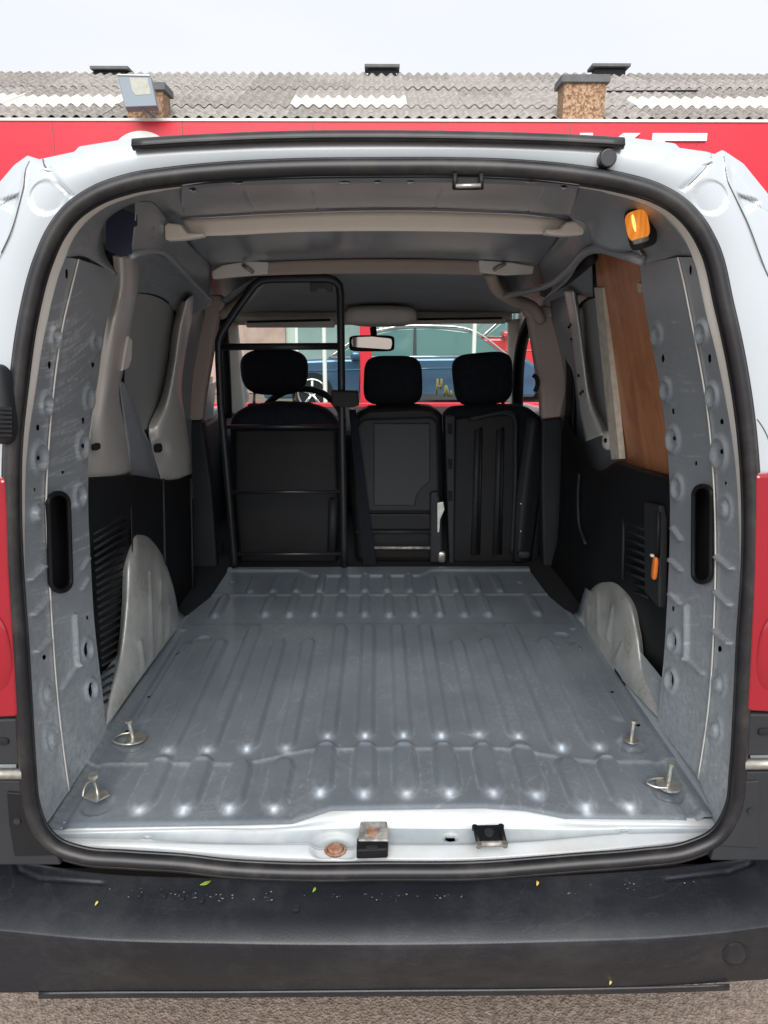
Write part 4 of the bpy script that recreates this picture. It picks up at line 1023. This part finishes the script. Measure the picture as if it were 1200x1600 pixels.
# wheel arches
def groove(L_, a=-.004, w=3):
    def f(x, y):
        v = 0
        for p, q in L_: v += a*sstep((w-segd(x, y, p, q))/w)
        return v
    return f
def archwear(X, Y):
    r_ = random.Random(int(X.mean())); w = np.zeros_like(X)
    x0, x1, y0, y1 = X.min(), X.max(), Y.min(), Y.max()
    for i in range(30):
        cx, cy = r_.uniform(x0, x1), r_.uniform(y0, y1); w += r_.uniform(.2, .7)*np.exp(-((X-cx)/r_.uniform(3, 10))**2-((Y-cy)/r_.uniform(8, 34))**2)
    return w
arch = sheet('wheel_arch', [[(160, 1112, .045), (166, 1085, .045), (180, 1035, .045), (190, 950, .045), (194, 870, .05), (204, 824, .06)],
                     [(168, 1130, .012), (176, 1085, .018), (190, 1030, .022), (202, 950, .025), (205, 880, .03), (205, 823, .055)],
                     [(215, 1066, .0), (226, 1000, .0), (230, 940, .005), (226, 890, .015), (216, 850, .03), (206, 822, .055)],
                     [(275, 985, .0), (273, 960, .002), (262, 905, .01), (245, 862, .03), (228, 838, .045), (207, 822, .055)],
                     [(280, 985, .05), (277, 955, .06), (266, 900, .065), (249, 858, .07), (230, 836, .07), (208, 820, .07)]], 'L', GALV, VAN, n=130, k=80, wear=archwear,
             h=groove([((234, 893), (238, 1030)), ((251, 908), (252, 1012)), ((265, 945), (263, 995)), ((219, 1000), (226, 1048))], .004, 3.2))
sheet('wheel_arch', [[(1044, 1112, .03), (1030, 1085, .045), (1012, 1050, .045), (1001, 985, .045), (988, 935, .05), (964, 904, .06)],
                     [(1034, 1125, .012), (1018, 1090, .018), (1002, 1050, .022), (990, 985, .025), (980, 940, .03), (962, 904, .055)],
                     [(985, 1076, .0), (970, 1040, .0), (962, 1000, .005), (960, 960, .015), (960, 925, .03), (960, 904, .055)],
                     [(908, 996, .0), (910, 975, .002), (914, 950, .008), (925, 928, .025), (940, 912, .045), (958, 904, .055)],
                     [(903, 996, .05), (906, 970, .06), (911, 946, .065), (922, 924, .07), (938, 909, .07), (957, 902, .07)]], 'R', GALV, VAN, n=130, k=80, wear=archwear,
      h=groove([((934, 925), (934, 990)), ((957, 948), (949, 1000)), ((972, 1005), (960, 1035)), ((918, 945), (918, 985))], .004, 3.2))

# ---- right wall
sheet('outer_panel_inside', [[(860, 440, .10), (1050, 380, .10)], [(860, 780, .10), (1050, 780, .10)]], 'R', GREY, VAN, n=30, k=20)
wb = [(905, 482), (915, 470), (932, 463), (960, 470), (975, 560), (975, 690), (955, 690), (940, 655), (922, 620), (912, 570), (906, 520)]
V = [UW(x, y, .09, 1) for x, y in spline(wb, 50, closed=True)]
o = prism('window_blank', V, (.01, 0, 0), BLANK, VAN)
tube('rubber_edge', [v-Vector((.003, 0, 0)) for v in V], .004, VOID, o, 8, closed=True)
sheet('slide_door_frame', [[(880, 452, .04), (890, 500, .04), (897, 560, .04), (905, 640, .04), (915, 690, .04)],
                           [(896, 455, .05), (904, 500, .05), (912, 560, .05), (922, 630, .05), (940, 680, .05)],
                           [(903, 462, .085), (908, 510, .085), (915, 570, .085), (928, 625, .085), (952, 678, .085)]], 'R', SILVER, VAN, n=50, k=14)
for x, y in ((890, 511), (894, 530), (905, 587), (908, 615), (893, 507), (911, 612)):
    c = UW(x-1, y, .041, 1); pillow('hole', c, (.006, .014, .008), VOID, VAN, n=4)
sheet('upper_pressing', [[(850, 452, .03), (890, 420, .03), (910, 402, .03), (924, 396, .03)], [(850, 475, .07), (885, 462, .07), (910, 462, .08), (926, 464, .08)]], 'R', GREY, VAN, n=40, k=8)
tube('slide_rail', smoothpts([UW(x, y, .015, 1) for x, y in ((925, 402), (905, 420), (880, 440), (850, 457))], 20), .014, TRIM, VAN, 8)
sheet('door_post', [[(862, 445, 2.62), (872, 500, 2.62), (884, 570, 2.62), (884, 620, 2.62), (878, 690, 2.62), (874, 800, 2.62), (868, 900, 2.62)],
                    [(878, 447, 2.55), (889, 500, 2.55), (896, 570, 2.55), (897, 630, 2.55), (893, 690, 2.55), (890, 800, 2.55), (886, 900, 2.55)],
                    [(888, 448, 2.62), (899, 500, 2.62), (905, 570, 2.62), (907, 630, 2.62), (905, 690, 2.62), (903, 800, 2.62), (900, 900, 2.62)]], 'Y', BLACKP, VAN, n=40, k=14)
c = UW(951, 688, .05, 1); pillow('white_bump', c, (.03, .06, .055), FLANGE, VAN, e=2.5, n=8); pillow('hole', c+Vector((-.012, -.016, .002)), (.012, .012, .012), VOID, VAN, n=4)
# lower right trims
sheet('side_trim', [[(880, 648, .06), (905, 690, .06), (940, 735, .05), (962, 722, .035), (1000, 730, .03), (1050, 745, .028)],
                    [(880, 700, .05), (900, 740, .05), (935, 775, .04), (958, 738, .015), (1000, 748, .012), (1050, 764, .012)],
                    [(880, 800, .05), (905, 830, .05), (935, 850, .045), (972, 850, .04), (1010, 860, .04), (1050, 880, .04)],
                    [(850, 930, .04), (900, 950, .05), (935, 960, .05), (975, 980, .05), (1010, 1040, .05), (1050, 1110, .05)]], 'R', BLACKP, VAN, n=60, k=30)
for i in range(11):
    yl = 790+i*13; tube('grille_slat', [UW(980 if i < 9 else 992, yl if i < 9 else yl+5, .036, 1), UW(1013, yl+14, .036, 1)], .004, TRIM, VAN, 6)
tube('trim_edge', [UW(x, y, .035, 1) for x, y in ((976, 748), (975, 800), (974, 860), (973, 905))], .004, TRIM, VAN, 6)
tube('grab_line', smoothpts([UW(x, y, .04, 1) for x, y in ((905, 740), (903, 780), (905, 820), (915, 850))], 14), .005, TRIM, VAN, 8)
hb = prism('latch_housing', [UW(x, y, .03, 1) for x, y in ((1019, 785), (1044, 790), (1043, 950), (1020, 925))], (-.02, 0, 0), TRIM, VAN, .004)
tube('latch_strip', [UW(1029, 800, .008, 1), UW(1028, 870, .008, 1)], .005, BLACKP, hb, 8)
pillow('orange_handle', UW(1023, 888, .0, 1), (.010, .018, .052), ORANGE, VAN, e=4, n=6)
pillow('handle_tip', UW(1019, 868, .0, 1), (.008, .012, .006), GUTTER, VAN, n=4)

# ---- wooden board standing against the right wall
q = [UW(928, 388, .050, 1), UW(1014, 392, .050, 1), UW(1062, 747, .045, 1), UW(957, 719, .045, 1)]
wbd = tag(empty('wooden_board', (q[2]+q[3])/2), 'reddish brown wooden board standing against the right cargo wall', 'board')
prism('board', q, (.014, 0, 0), WOOD, wbd, .001)
prism('pale_edge_strip', [UW(928, 449, .030, 1), UW(941, 449, .030, 1), UW(968, 717, .022, 1), UW(955, 718, .022, 1)], (.016, 0, 0), PALE, wbd, .001)
prism('paper_scrap', [UW(995, 443, .035, 1), UW(1006, 443, .035, 1), UW(1007, 457, .035, 1), UW(997, 457, .035, 1)], (.012, 0, 0), PALE, wbd)
# ---- cab
cabY = 2.42
sheet('cab_headliner', [[(345, 470, 2.62), (365, 455, 2.52), (405, 433, 2.40), (500, 428, 2.40), (600, 427, 2.40), (700, 428, 2.40), (765, 432, 2.40), (800, 455, 2.5), (840, 480, 2.62)],
                        [(362, 482, 2.8), (382, 470, 2.75), (420, 450, 2.7), (500, 447, 2.7), (600, 446, 2.7), (700, 448, 2.7), (758, 452, 2.7), (785, 470, 2.75), (815, 486, 2.8)],
                        [(380, 488, 3.25), (400, 488, 3.25), (430, 488, 3.25), (500, 488, 3.25), (600, 486, 3.25), (690, 487, 3.25), (745, 487, 3.25), (770, 487, 3.25), (790, 488, 3.25)]], 'Y', HEADL, VAN, n=60, k=24)
tube('headliner_edge', smoothpts([UY(*p) for p in ((765, 426, 2.38), (775, 450, 2.42), (800, 468, 2.5), (832, 480, 2.6), (845, 500, 2.66))], 20), .02, BEIGE, VAN, 10)
tube('headliner_edge', smoothpts([UY(*p) for p in ((405, 440, 2.42), (388, 462, 2.55), (368, 478, 2.65), (345, 492, 2.72))], 20), .018, BEIGE, VAN, 10)
sheet('windscreen_header', [[(360, 486, 3.28), (500, 487, 3.28), (600, 485, 3.28), (700, 487, 3.28), (800, 486, 3.28)], [(362, 498, 3.26), (500, 501, 3.26), (600, 499, 3.26), (700, 501, 3.26), (800, 497, 3.26)],
                            [(368, 508, 3.36), (500, 508, 3.36), (600, 507, 3.36), (700, 506, 3.36), (798, 504, 3.36)]], 'Y', HEADLIGHT, VAN, n=40, k=10)
for pts in ([(382, 502), (522, 499), (523, 512), (385, 512)], [(648, 498), (790, 496), (790, 506), (644, 505)]):
    ppoly('sun_visor', pts, 3.20, .02, HEADLIGHT, VAN, .006)
    tube('visor_rod', [UY(pts[0][0]+4, pts[0][1]+1, 3.185), UY(pts[1][0]-6, pts[1][1]+1, 3.185)], .005, BLACKP, VAN, 6)
pillow('overhead_console', UY(595, 494, 3.12), (.29, .22, .085), HEADLIGHT, VAN, e=3.2)
mr = empty('rear_view_mirror', UY(581, 536, 3.15)); mr.parent = VAN; mr.location -= origin(VAN)
pillow('mirror_housing', UY(581, 536.5, 3.16), (.19, .03, .066), BLACKP, mr, e=6)
prism('mirror_face', [UY(x, y, 3.142) for x, y in spline([(551, 527), (581, 526), (611, 529), (613, 537), (610, 546), (581, 544), (551, 542), (549, 534)], 30, closed=True, lin=True)], (0, -.003, 0), MIRROR, mr)
tube('mirror_stem', [UY(585, 532, 3.17), UY(583, 512, 3.2)], .014, BLACKP, mr, 8)
# windscreen and pillars
ws = [UY(370, 502, 3.42), UY(805, 500, 3.42), UY(820, 660, 4.05), UY(352, 660, 4.05)]
mk('windscreen', ws, [(0, 1, 2, 3)], GLASS, VAN)
sheet('a_pillar_trim', [[(352, 498, 3.2), (356, 560, 3.3), (352, 650, 3.6)], [(372, 500, 3.35), (376, 560, 3.5), (386, 650, 3.9)]], 'Y', HEADLIGHT, VAN, n=20, k=6)
sheet('a_pillar_trim', [[(793, 500, 3.35), (793, 560, 3.5), (796, 650, 3.9)], [(812, 498, 3.2), (812, 560, 3.3), (816, 650, 3.6)]], 'Y', HEADLIGHT, VAN, n=20, k=6)
tube('door_frame', smoothpts([UY(*p) for p in ((834, 492, 3.0), (820, 520, 3.1), (812, 560, 3.2), (808, 650, 3.4))], 24), .026, BLACKP, VAN, 8)
tube('door_frame', smoothpts([UY(*p) for p in ((348, 500, 3.0), (352, 560, 3.1), (356, 650, 3.2))], 24), .02, BLACKP, VAN, 8)
for s, pts in ((-1, ((300, 480), (343, 480), (337, 512), (328, 570), (320, 615), (315, 657), (291, 657), (284, 620), (286, 575), (295, 520))),
               (1, ((825, 492), (866, 492), (884, 560), (886, 610), (878, 652), (847, 655), (846, 620), (838, 570), (830, 520)))):
    ppoly('b_pillar_trim', pts, 2.68, .06, BEIGE, VAN, .012, seg=3)
ppoly('b_pillar_cap', ((298, 462), (345, 460), (352, 475), (343, 487), (298, 487)), 2.66, .05, BEIGE, VAN, .008)
ppoly('b_pillar_cap', ((815, 476), (850, 478), (866, 480), (868, 496), (822, 496)), 2.66, .05, BEIGE, VAN, .008)
for pts in (((292, 657), (316, 657), (330, 760), (340, 900), (352, 960), (300, 960), (298, 760)), ((847, 656), (880, 652), (884, 760), (872, 960), (850, 930), (846, 760))):
    ppoly('b_pillar_lower_trim', pts, 2.70, .06, TRIM, VAN, .01)
for s in (-1, 1):   # belt anchor and door below the windows
    prism('cab_door_inner', [(s*.72, 2.8, .5), (s*.72, 2.8, 1.08), (s*.74, 3.45, 1.06), (s*.76, 4.0, 1.04), (s*.76, 4.0, .5)], (s*.05, 0, 0), TRIM, VAN, .01)
tube('belt_guide', smoothpts([UY(*p) for p in ((795+38, 586, 2.66), (838, 590, 2.66), (840, 600, 2.66), (836, 612, 2.66))], 10), .008, BLACKP, VAN, 8)
# dashboard, wheel
prism('dashboard', [(-.74, 3.45, .98), (-.74, 3.6, 1.05), (-.74, 4.1, 1.04), (-.74, 4.1, .6), (-.74, 3.5, .6)], (1.48, 0, 0), TRIM, VAN, .03)
c = UY(470, 665, 3.2); P = []
for i in range(40):
    a = 2*math.pi*i/40; P.append(c+Vector((.185*math.cos(a), .11*math.sin(a), .15*math.sin(a)-.0)))
sw = tube('steering_wheel', P, .015, BLACKP, VAN, 10, closed=True)
box('spoke', c, (.34, .03, .03), BLACKP, sw)
ppoly('white_paper', [(528, 638), (545, 636), (560, 645), (556, 660), (526, 660)], 3.5, .01, GUTTER, VAN)
# seats
def headrest(parent, x0, y0, x1, y1, Y, rot=None, e=3.6, taper=0):
    c, w, h = pbox(x0, y0, x1, y1, Y); return pillow('headrest', c, (w, .11, h), FABRIC, parent, e=e, n=16, rot=rot, taper=taper)
def seat(loc):
    r = empty('seat', loc); r.parent = VAN; r.location -= origin(VAN); return r
sL = seat(UY(440, 890, 2.78))
headrest(sL, 375, 545, 482, 617, 2.95, taper=.05, e=3.0)
for x in (397, 460): tube('headrest_post', [UY(x, 612, 2.95), UY(x, 640, 2.95)], .006, STEEL, sL, 8); pillow('post_socket', UY(x, 634, 2.94), (.05, .03, .02), BLACKP, sL, n=5)
ppoly('backrest', [(357, 668), (362, 648), (385, 636), (430, 630), (480, 632), (515, 643), (528, 665), (532, 780), (530, 888), (370, 888), (362, 780)], 2.76, .12, FABRIC, sL, .035, seg=4)
ppoly('back_shell', [(366, 672), (524, 672), (528, 780), (527, 880), (374, 880), (366, 780)], 2.745, .02, BLACKP, sL, .01)
box('cushion', UY(445, 880, 3.0)+Vector((0, .1, .08)), (.48, .5, .16), FABRIC, sL, .04)
tube('recline_lever', [UY(521, 780, 2.72), UY(519, 860, 2.72)], .018, TRIM, sL, 8)
sC = seat(UY(620, 885, 2.75))
headrest(sC, 568, 556, 659, 632, 2.88, e=4.2, taper=-.03)
for x in (590, 638): tube('headrest_post', [UY(x, 626, 2.88), UY(x, 645, 2.88)], .007, BLACKP, sC, 8)
ppoly('backrest', [(548, 668), (552, 648), (575, 637), (650, 634), (680, 636), (692, 650), (694, 760), (692, 882), (556, 882), (548, 780)], 2.74, .11, BLACKP, sC, .03, seg=4)
ppoly('back_shell', [(556, 668), (568, 655), (676, 652), (684, 662), (686, 760), (684, 800), (560, 800)], 2.725, .02, TRIM, sC, .012, seg=3)
ppoly('shell_panel', [(584, 662), (672, 662), (672, 752), (660, 762), (651, 774), (648, 790), (584, 790)], 2.716, .012, mat('seat_back_panel', (.017, .0195, .023), rough=.55, nscale=5), sC, .003)
ppoly('lower_shell', [(560, 803), (684, 803), (684, 828), (562, 828)], 2.72, .02, BLACKP, sC, .005)
for y in (831, 856): tube('cross_rod', [UY(557 if y < 840 else 582, y, 2.71), UY(680, y, 2.71)], .006, DIRTY if y > 840 else TRIM, sC, 8)
ppoly('hinge_arm', [(672, 770), (684, 768), (690, 790), (692, 880), (672, 880)], 2.70, .03, TRIM, sC, .008)
ppoly('silver_bracket', [(683, 786), (693, 784), (695, 796), (688, 812), (687, 832), (683, 832)], 2.69, .01, STEEL, sC, .002)
pillow('pivot', UY(690, 870, 2.69), (.03, .02, .045), STEEL, sC, n=5)
box('cushion', UY(620, 880, 3.0)+Vector((0, .1, .08)), (.34, .5, .16), FABRIC, sC, .04)
sR = seat(UY(770, 885, 2.75))
headrest(sR, 709, 551, 798, 632, 2.88, rot=Matrix.Rotation(R(-5), 3, 'Y'), e=4.2, taper=.04)
tube('headrest_post', [UY(743, 626, 2.88), UY(743, 645, 2.88)], .007, BLACKP, sR, 8); tube('headrest_post', [UY(786, 620, 2.88), UY(786, 645, 2.88)], .007, BLACKP, sR, 8)
ppoly('backrest', [(694, 650), (700, 638), (760, 634), (812, 634), (830, 640), (852, 656), (856, 700), (850, 800), (842, 884), (702, 884), (696, 760)], 2.76, .1, FABRIC, sR, .03, seg=4)
ppoly('seat_pan', [(711, 654), (805, 646), (812, 652), (808, 880), (706, 880)], 2.74, .03, BLACKP, sR, .01)
ppoly('side_flange', [(695, 650), (711, 650), (709, 880), (702, 880)], 2.725, .02, TRIM, sR, .004)
for y in (670, 725, 775): ppoly('flange_slot', [(700, y-8), (707, y-8), (707, y+8), (700, y+8)], 2.722, .004, VOID, sR, .001)
for x in (746, 780):
    tube('pan_rib', [UY(x, 672, 2.738), UY(x-2, 760, 2.738), UY(x-6, 866, 2.738)], .012, TRIM, sR, 10); tube('pan_rib', [UY(x+6, 668, 2.738), UY(x+2, 866, 2.738)], .006, BLACKP, sR, 8)
tube('pan_rim', smoothpts([UY(*p) for p in ((733, 655, 2.735), (800, 648, 2.735), (805, 700, 2.735), (800, 865, 2.735))], 30), .009, TRIM, sR, 8)
sheet('seat_side_shell', [[(822, 652, 2.72), (816, 700, 2.72), (806, 780, 2.72), (802, 878, 2.72)], [(838, 655, 2.70), (832, 700, 2.70), (822, 780, 2.70), (812, 878, 2.70)], [(850, 665, 2.76), (850, 720, 2.76), (842, 790, 2.76), (830, 878, 2.76)]], 'Y', TRIM, sR, n=20, k=10)
pillow('pivot', UY(818, 866, 2.70), (.05, .03, .03), TRIM, sR, n=5)
for x, y in ((814, 787), (814, 830)): pillow('bolt', UY(x, y, 2.69), (.008, .006, .008), STEEL, sR, n=4)
box('cushion', UY(770, 880, 3.0)+Vector((0, .1, .08)), (.34, .5, .16), FABRIC, sR, .04)
# seat belt and its box
bl = tag_belt = prism('seat_belt', [UY(x, y, 2.70) for x, y in ((545, 640), (556, 640), (572, 760), (588, 882), (568, 884), (556, 760))], (0, .004, 0), FABRIC, VAN)
# guard frame behind the driver
GY = 2.62
def gy(y): return 2.60-(885-y)/450*.24
gd = empty('cargo_guard', UY(440, 885, GY)); gd.parent = VAN; gd.location -= origin(VAN)
loop = [(367, 885), (362, 830), (357, 767), (350, 690), (345, 633), (342, 560), (342, 533)]
loopP = [UY(x, y, gy(y)) for x, y in loop]+[UY(x, y, gy(y)) for x, y in ((346, 520), (370, 483), (397, 446), (408, 438), (425, 436), (510, 435), (522, 438), (530, 446), (532, 460), (534, 640), (536, 760), (538, 885))]
def densify(P, n=6):
    out = []
    for a, b in zip(P[:-1], P[1:]):
        out += [a.lerp(b, i/n) for i in range(n)]
    return out+[P[-1]]
tube('frame_tube', densify(loopP, 4), .0125, TUBE, gd, 12)
for y, xa, xb, r in ((542, 343, 532, .011), (667, 350, 534, .007), (769, 358, 536, .007), (866, 367, 538, .007)):
    tube('cross_bar', [UY(xa, y, gy(y)), UY(xb, y-1, gy(y-1))], r, TUBE, gd, 10)
ppoly('top_bracket', [(484, 441), (519, 441), (519, 456), (512, 456), (508, 451), (496, 451), (493, 456), (484, 456)], gy(445)-.01, .02, TUBE, gd, .002)
ppoly('clamp_box', [(517, 611), (559, 612), (561, 634), (549, 637), (519, 635)], gy(620)-.03, .05, BLACKP, gd, .004)
# small clip at back of the cab
# ---- tail lamps, bumper corner trims, bumper
for s in (-1, 1):
    if s < 0: L_ = [(-120, 742), (8, 748), (11, 800), (14, 900), (20, 1000), (25, 1080), (27, 1121), (-120, 1128)]
    else: L_ = [(1320, 735), (1181, 741), (1180, 800), (1178, 900), (1174, 1000), (1170, 1080), (1168, 1112), (1320, 1120)]
    ln = prism('tail_lamp', [UO(x, y, -.020) for x, y in L_], (0, .02, 0), LAMPRED, VAN, .006, seg=3)
    c = UO(-22 if s < 0 else 1222, 1020, -.018); pillow('lamp_dome', c, (.085, .02, .15), LAMPRED, ln, e=2.6)
    if s < 0: L_ = [(-120, 1126), (30, 1123), (33, 1196), (-120, 1196)]
    else: L_ = [(1320, 1118), (1168, 1115), (1166, 1182), (1320, 1180)]
    q = [UO(x, y, -.012) for x, y in L_]; tr = prism('lamp_lower_trim', q, (0, .02, 0), TRIM, VAN, .004)
    c = UO(4 if s < 0 else 1194, 1158 if s < 0 else 1143, -.014); pillow('trim_recess', c, (.02, .006, .012), VOID, tr, n=4)
    if s < 0: P = [UO(-120, 1209, -.012), UO(36, 1209, -.012)]
    else: P = [UO(1320, 1191, -.012), UO(1162, 1194, -.012)]
    tube('bright_bar', P, .0095, STEEL, VAN, 10)
    # corner inner structure
    if s < 0: L_ = [(-120, 1218), (42, 1220), (47, 1262), (62, 1300), (85, 1330), (95, 1352), (-120, 1352)]
    else: L_ = [(1320, 1204), (1158, 1206), (1154, 1255), (1140, 1290), (1118, 1318), (1110, 1345), (1320, 1345)]
    cp = prism('bumper_corner', [UO(x, y, -.010) for x, y in L_], (0, .02, 0), TRIM, VAN, .003)
    if s < 0: L_ = [(10, 1238), (40, 1240), (48, 1275), (72, 1320), (85, 1337), (22, 1338), (14, 1290)]
    else: L_ = [(1187, 1220), (1158, 1222), (1150, 1268), (1135, 1300), (1120, 1322), (1185, 1326), (1188, 1270)]
    prism('corner_cover', [UO(x, y, -.014) for x, y in L_], (0, .006, 0), BLACKP if s < 0 else TRIM, cp, .002)
    c = UO(26 if s < 0 else 1174, 1284 if s < 0 else 1268, -.017); cyl('screw', c+Vector((0, .004, 0)), c, .006, TRIM, cp, 14)
def bh(x, y):
    v = 0
    for p, q in (((20, 1340), (30, 1360)), ((30, 1360), (60, 1373)), ((60, 1373), (160, 1380)), ((1180, 1325), (1172, 1350)), ((1172, 1350), (1140, 1362)), ((1140, 1362), (1040, 1374))):
        v -= .003*sstep((5-segd(x, y, p, q))/5)
    d = math.hypot((x-1149)/19, (y-1492)/18); v -= .005*math.exp(-((d-1)/.09)**2)
    return v
xs = [-190, -90, 0, 60, 120, 350, 600, 850, 1080, 1140, 1200, 1290, 1390]
def row(ysr, z): return [(x, y, zz) for x, y, zz in zip(xs, ysr, z if isinstance(z, list) else [z]*13)]
bump_rows = [row([1330, 1338, 1342, 1350, 1360, 1372, 1374, 1369, 1352, 1344, 1336, 1330, 1322], .530),
             row([1338, 1346, 1352, 1362, 1376, 1392, 1396, 1388, 1370, 1358, 1345, 1338, 1330], .524),
             row([1395, 1402, 1410, 1418, 1426, 1438, 1441, 1436, 1424, 1414, 1402, 1395, 1388], .512),
             row([1436, 1442, 1448, 1454, 1460, 1468, 1470, 1466, 1456, 1450, 1442, 1434, 1428], .499),
             row([1445, 1451, 1458, 1464, 1470, 1478, 1480, 1476, 1466, 1460, 1452, 1444, 1438], .491),
             row([1455, 1461, 1468, 1474, 1480, 1488, 1490, 1486, 1476, 1470, 1462, 1454, 1448], .476),
             row([1490, 1500, 1508, 1512, 1516, 1520, 1521, 1518, 1510, 1504, 1497, 1490, 1482], .42),
             row([1530, 1545, 1551, 1550, 1549, 1548, 1546, 1544, 1538, 1534, 1530, 1524, 1516], .362)]
bp = sheet('rear_bumper', bump_rows, 'Z', BUMPER, VAN, n=420, k=110, h=bh, solid=.004)
lipc = [row([1530]*3+[1550, 1549, 1548, 1546, 1544, 1539, 1537]+[1530]*3, .362)[3:10],
        [(x, y+5, .358) for x, y, z in row([1530]*3+[1550, 1549, 1548, 1546, 1544, 1539, 1537]+[1530]*3, .36)[3:10]],
        [(x, y+11, .345) for x, y, z in row([1530]*3+[1550, 1549, 1548, 1546, 1544, 1539, 1537]+[1530]*3, .36)[3:10]]]
sheet('bumper_lip', lipc, 'Z', BUMPER, bp, n=60, k=8, solid=.004)
for x, y in ((218, 1399), (257, 1400), (285, 1404), (315, 1407)):
    c = UZ(x, y, .5235); pillow('clip_hole', c, (.008, .008, .004), VOID, bp, n=4)
c = UZ(463, 1417, .5195); pillow('clip_hole', c, (.012, .02, .003), VOID, bp, n=4)

# ---- debris on the bumper
def leaf(px, py, z, ln, ang, m, lab, curl=.3):
    c = UZ(px, py, z); V = []; Fc = []
    n = 6
    for i in range(n+1):
        t = i/n; w = ln*.2*math.sin(math.pi*min(.98, max(.03, t)))
        x = (t-.5)*ln; yb = curl*ln*(t-.5)**2*2
        for s in (-1, 1):
            X = x; Y = yb+s*w
            V.append(c+Vector((X*math.cos(ang)-Y*math.sin(ang), X*math.sin(ang)+Y*math.cos(ang), .002+.002*math.sin(t*3))))
    for i in range(n): Fc.append((2*i, 2*i+1, 2*i+3, 2*i+2))
    o = mk('leaf', V, Fc, m, None, solid=.0006); tag(o, lab, 'leaf', 'fallen leaves on the bumper'); return o
leaf(322, 1383, .528, .020, .5, LEAF, 'curled green leaf on the bumper left of the middle')
leaf(492, 1392, .524, .012, 1.3, LEAF, 'small green leaf on the bumper just under the rusted bolt')
leaf(152, 1413, .518, .010, 1.5, LEAFY, 'tiny yellow leaf on the left part of the bumper')
leaf(840, 1382, .527, .012, 1.4, LEAFY, 'tan leaf scrap against the seal on the right')
leaf(954, 1537, .38, .010, 1.2, LEAFY, 'pale scrap stuck low on the bumper face at the right')
# grit along the bumper's trough
bm = bmesh.new(); rg = random.Random(3)
for i in range(150):
    x = rg.gauss(rg.choice([300, 360, 250, 690, 1000, 560]), 50); x = min(1100, max(90, x))
    y = np.interp(x, [60, 120, 350, 600, 850, 1080, 1140], [1366, 1384, 1400, 1402, 1394, 1376, 1362])+rg.gauss(0, 5)
    c = UZ(x, y, .5245); s = .0003+.0013*rg.random()**3
    bmesh.ops.create_icosphere(bm, subdivisions=1, radius=s, matrix=Matrix.Translation(c) @ Matrix.Diagonal((1.3, 1, .5, 1)))
for i in range(260):   # crumbs and flecks on the cargo floor
    x = rg.uniform(-.55, .55); y = 1.2+abs(rg.gauss(0, .35)); s = rg.uniform(.0004, .0013)
    if y > 2.3: continue
    bmesh.ops.create_icosphere(bm, subdivisions=1, radius=s, matrix=Matrix.Translation((x, y, .6+floor_h(x, y))))
me = bpy.data.meshes.new('grit'); bm.to_mesh(me); bm.free(); me.materials.append(mat('grit', (.17, .16, .14), rough=.9))
o = bpy.data.objects.new('grit', me); COL.objects.link(o); tag(o, 'pale grit and crumbs scattered on the bumper and floor', 'grit', kind='stuff')
# marker writing low on the windscreen
def stroke(pts, Y=3.93): tube('marker_stroke', [UY(x, y, Y) for x, y in pts], .006, YELLOW, MK, 6)
MK = empty('windscreen_writing', UY(692, 610, 3.93)); MK.parent = VAN; MK.location -= origin(VAN)
for pts in (((684, 592), (682, 616)), ((690, 592), (689, 608)), ((683, 606), (690, 602)), ((694, 620), (697, 602)), ((697, 602), (701, 620)), ((695, 613), (700, 613)), ((705, 610), (705, 620))): stroke(pts)
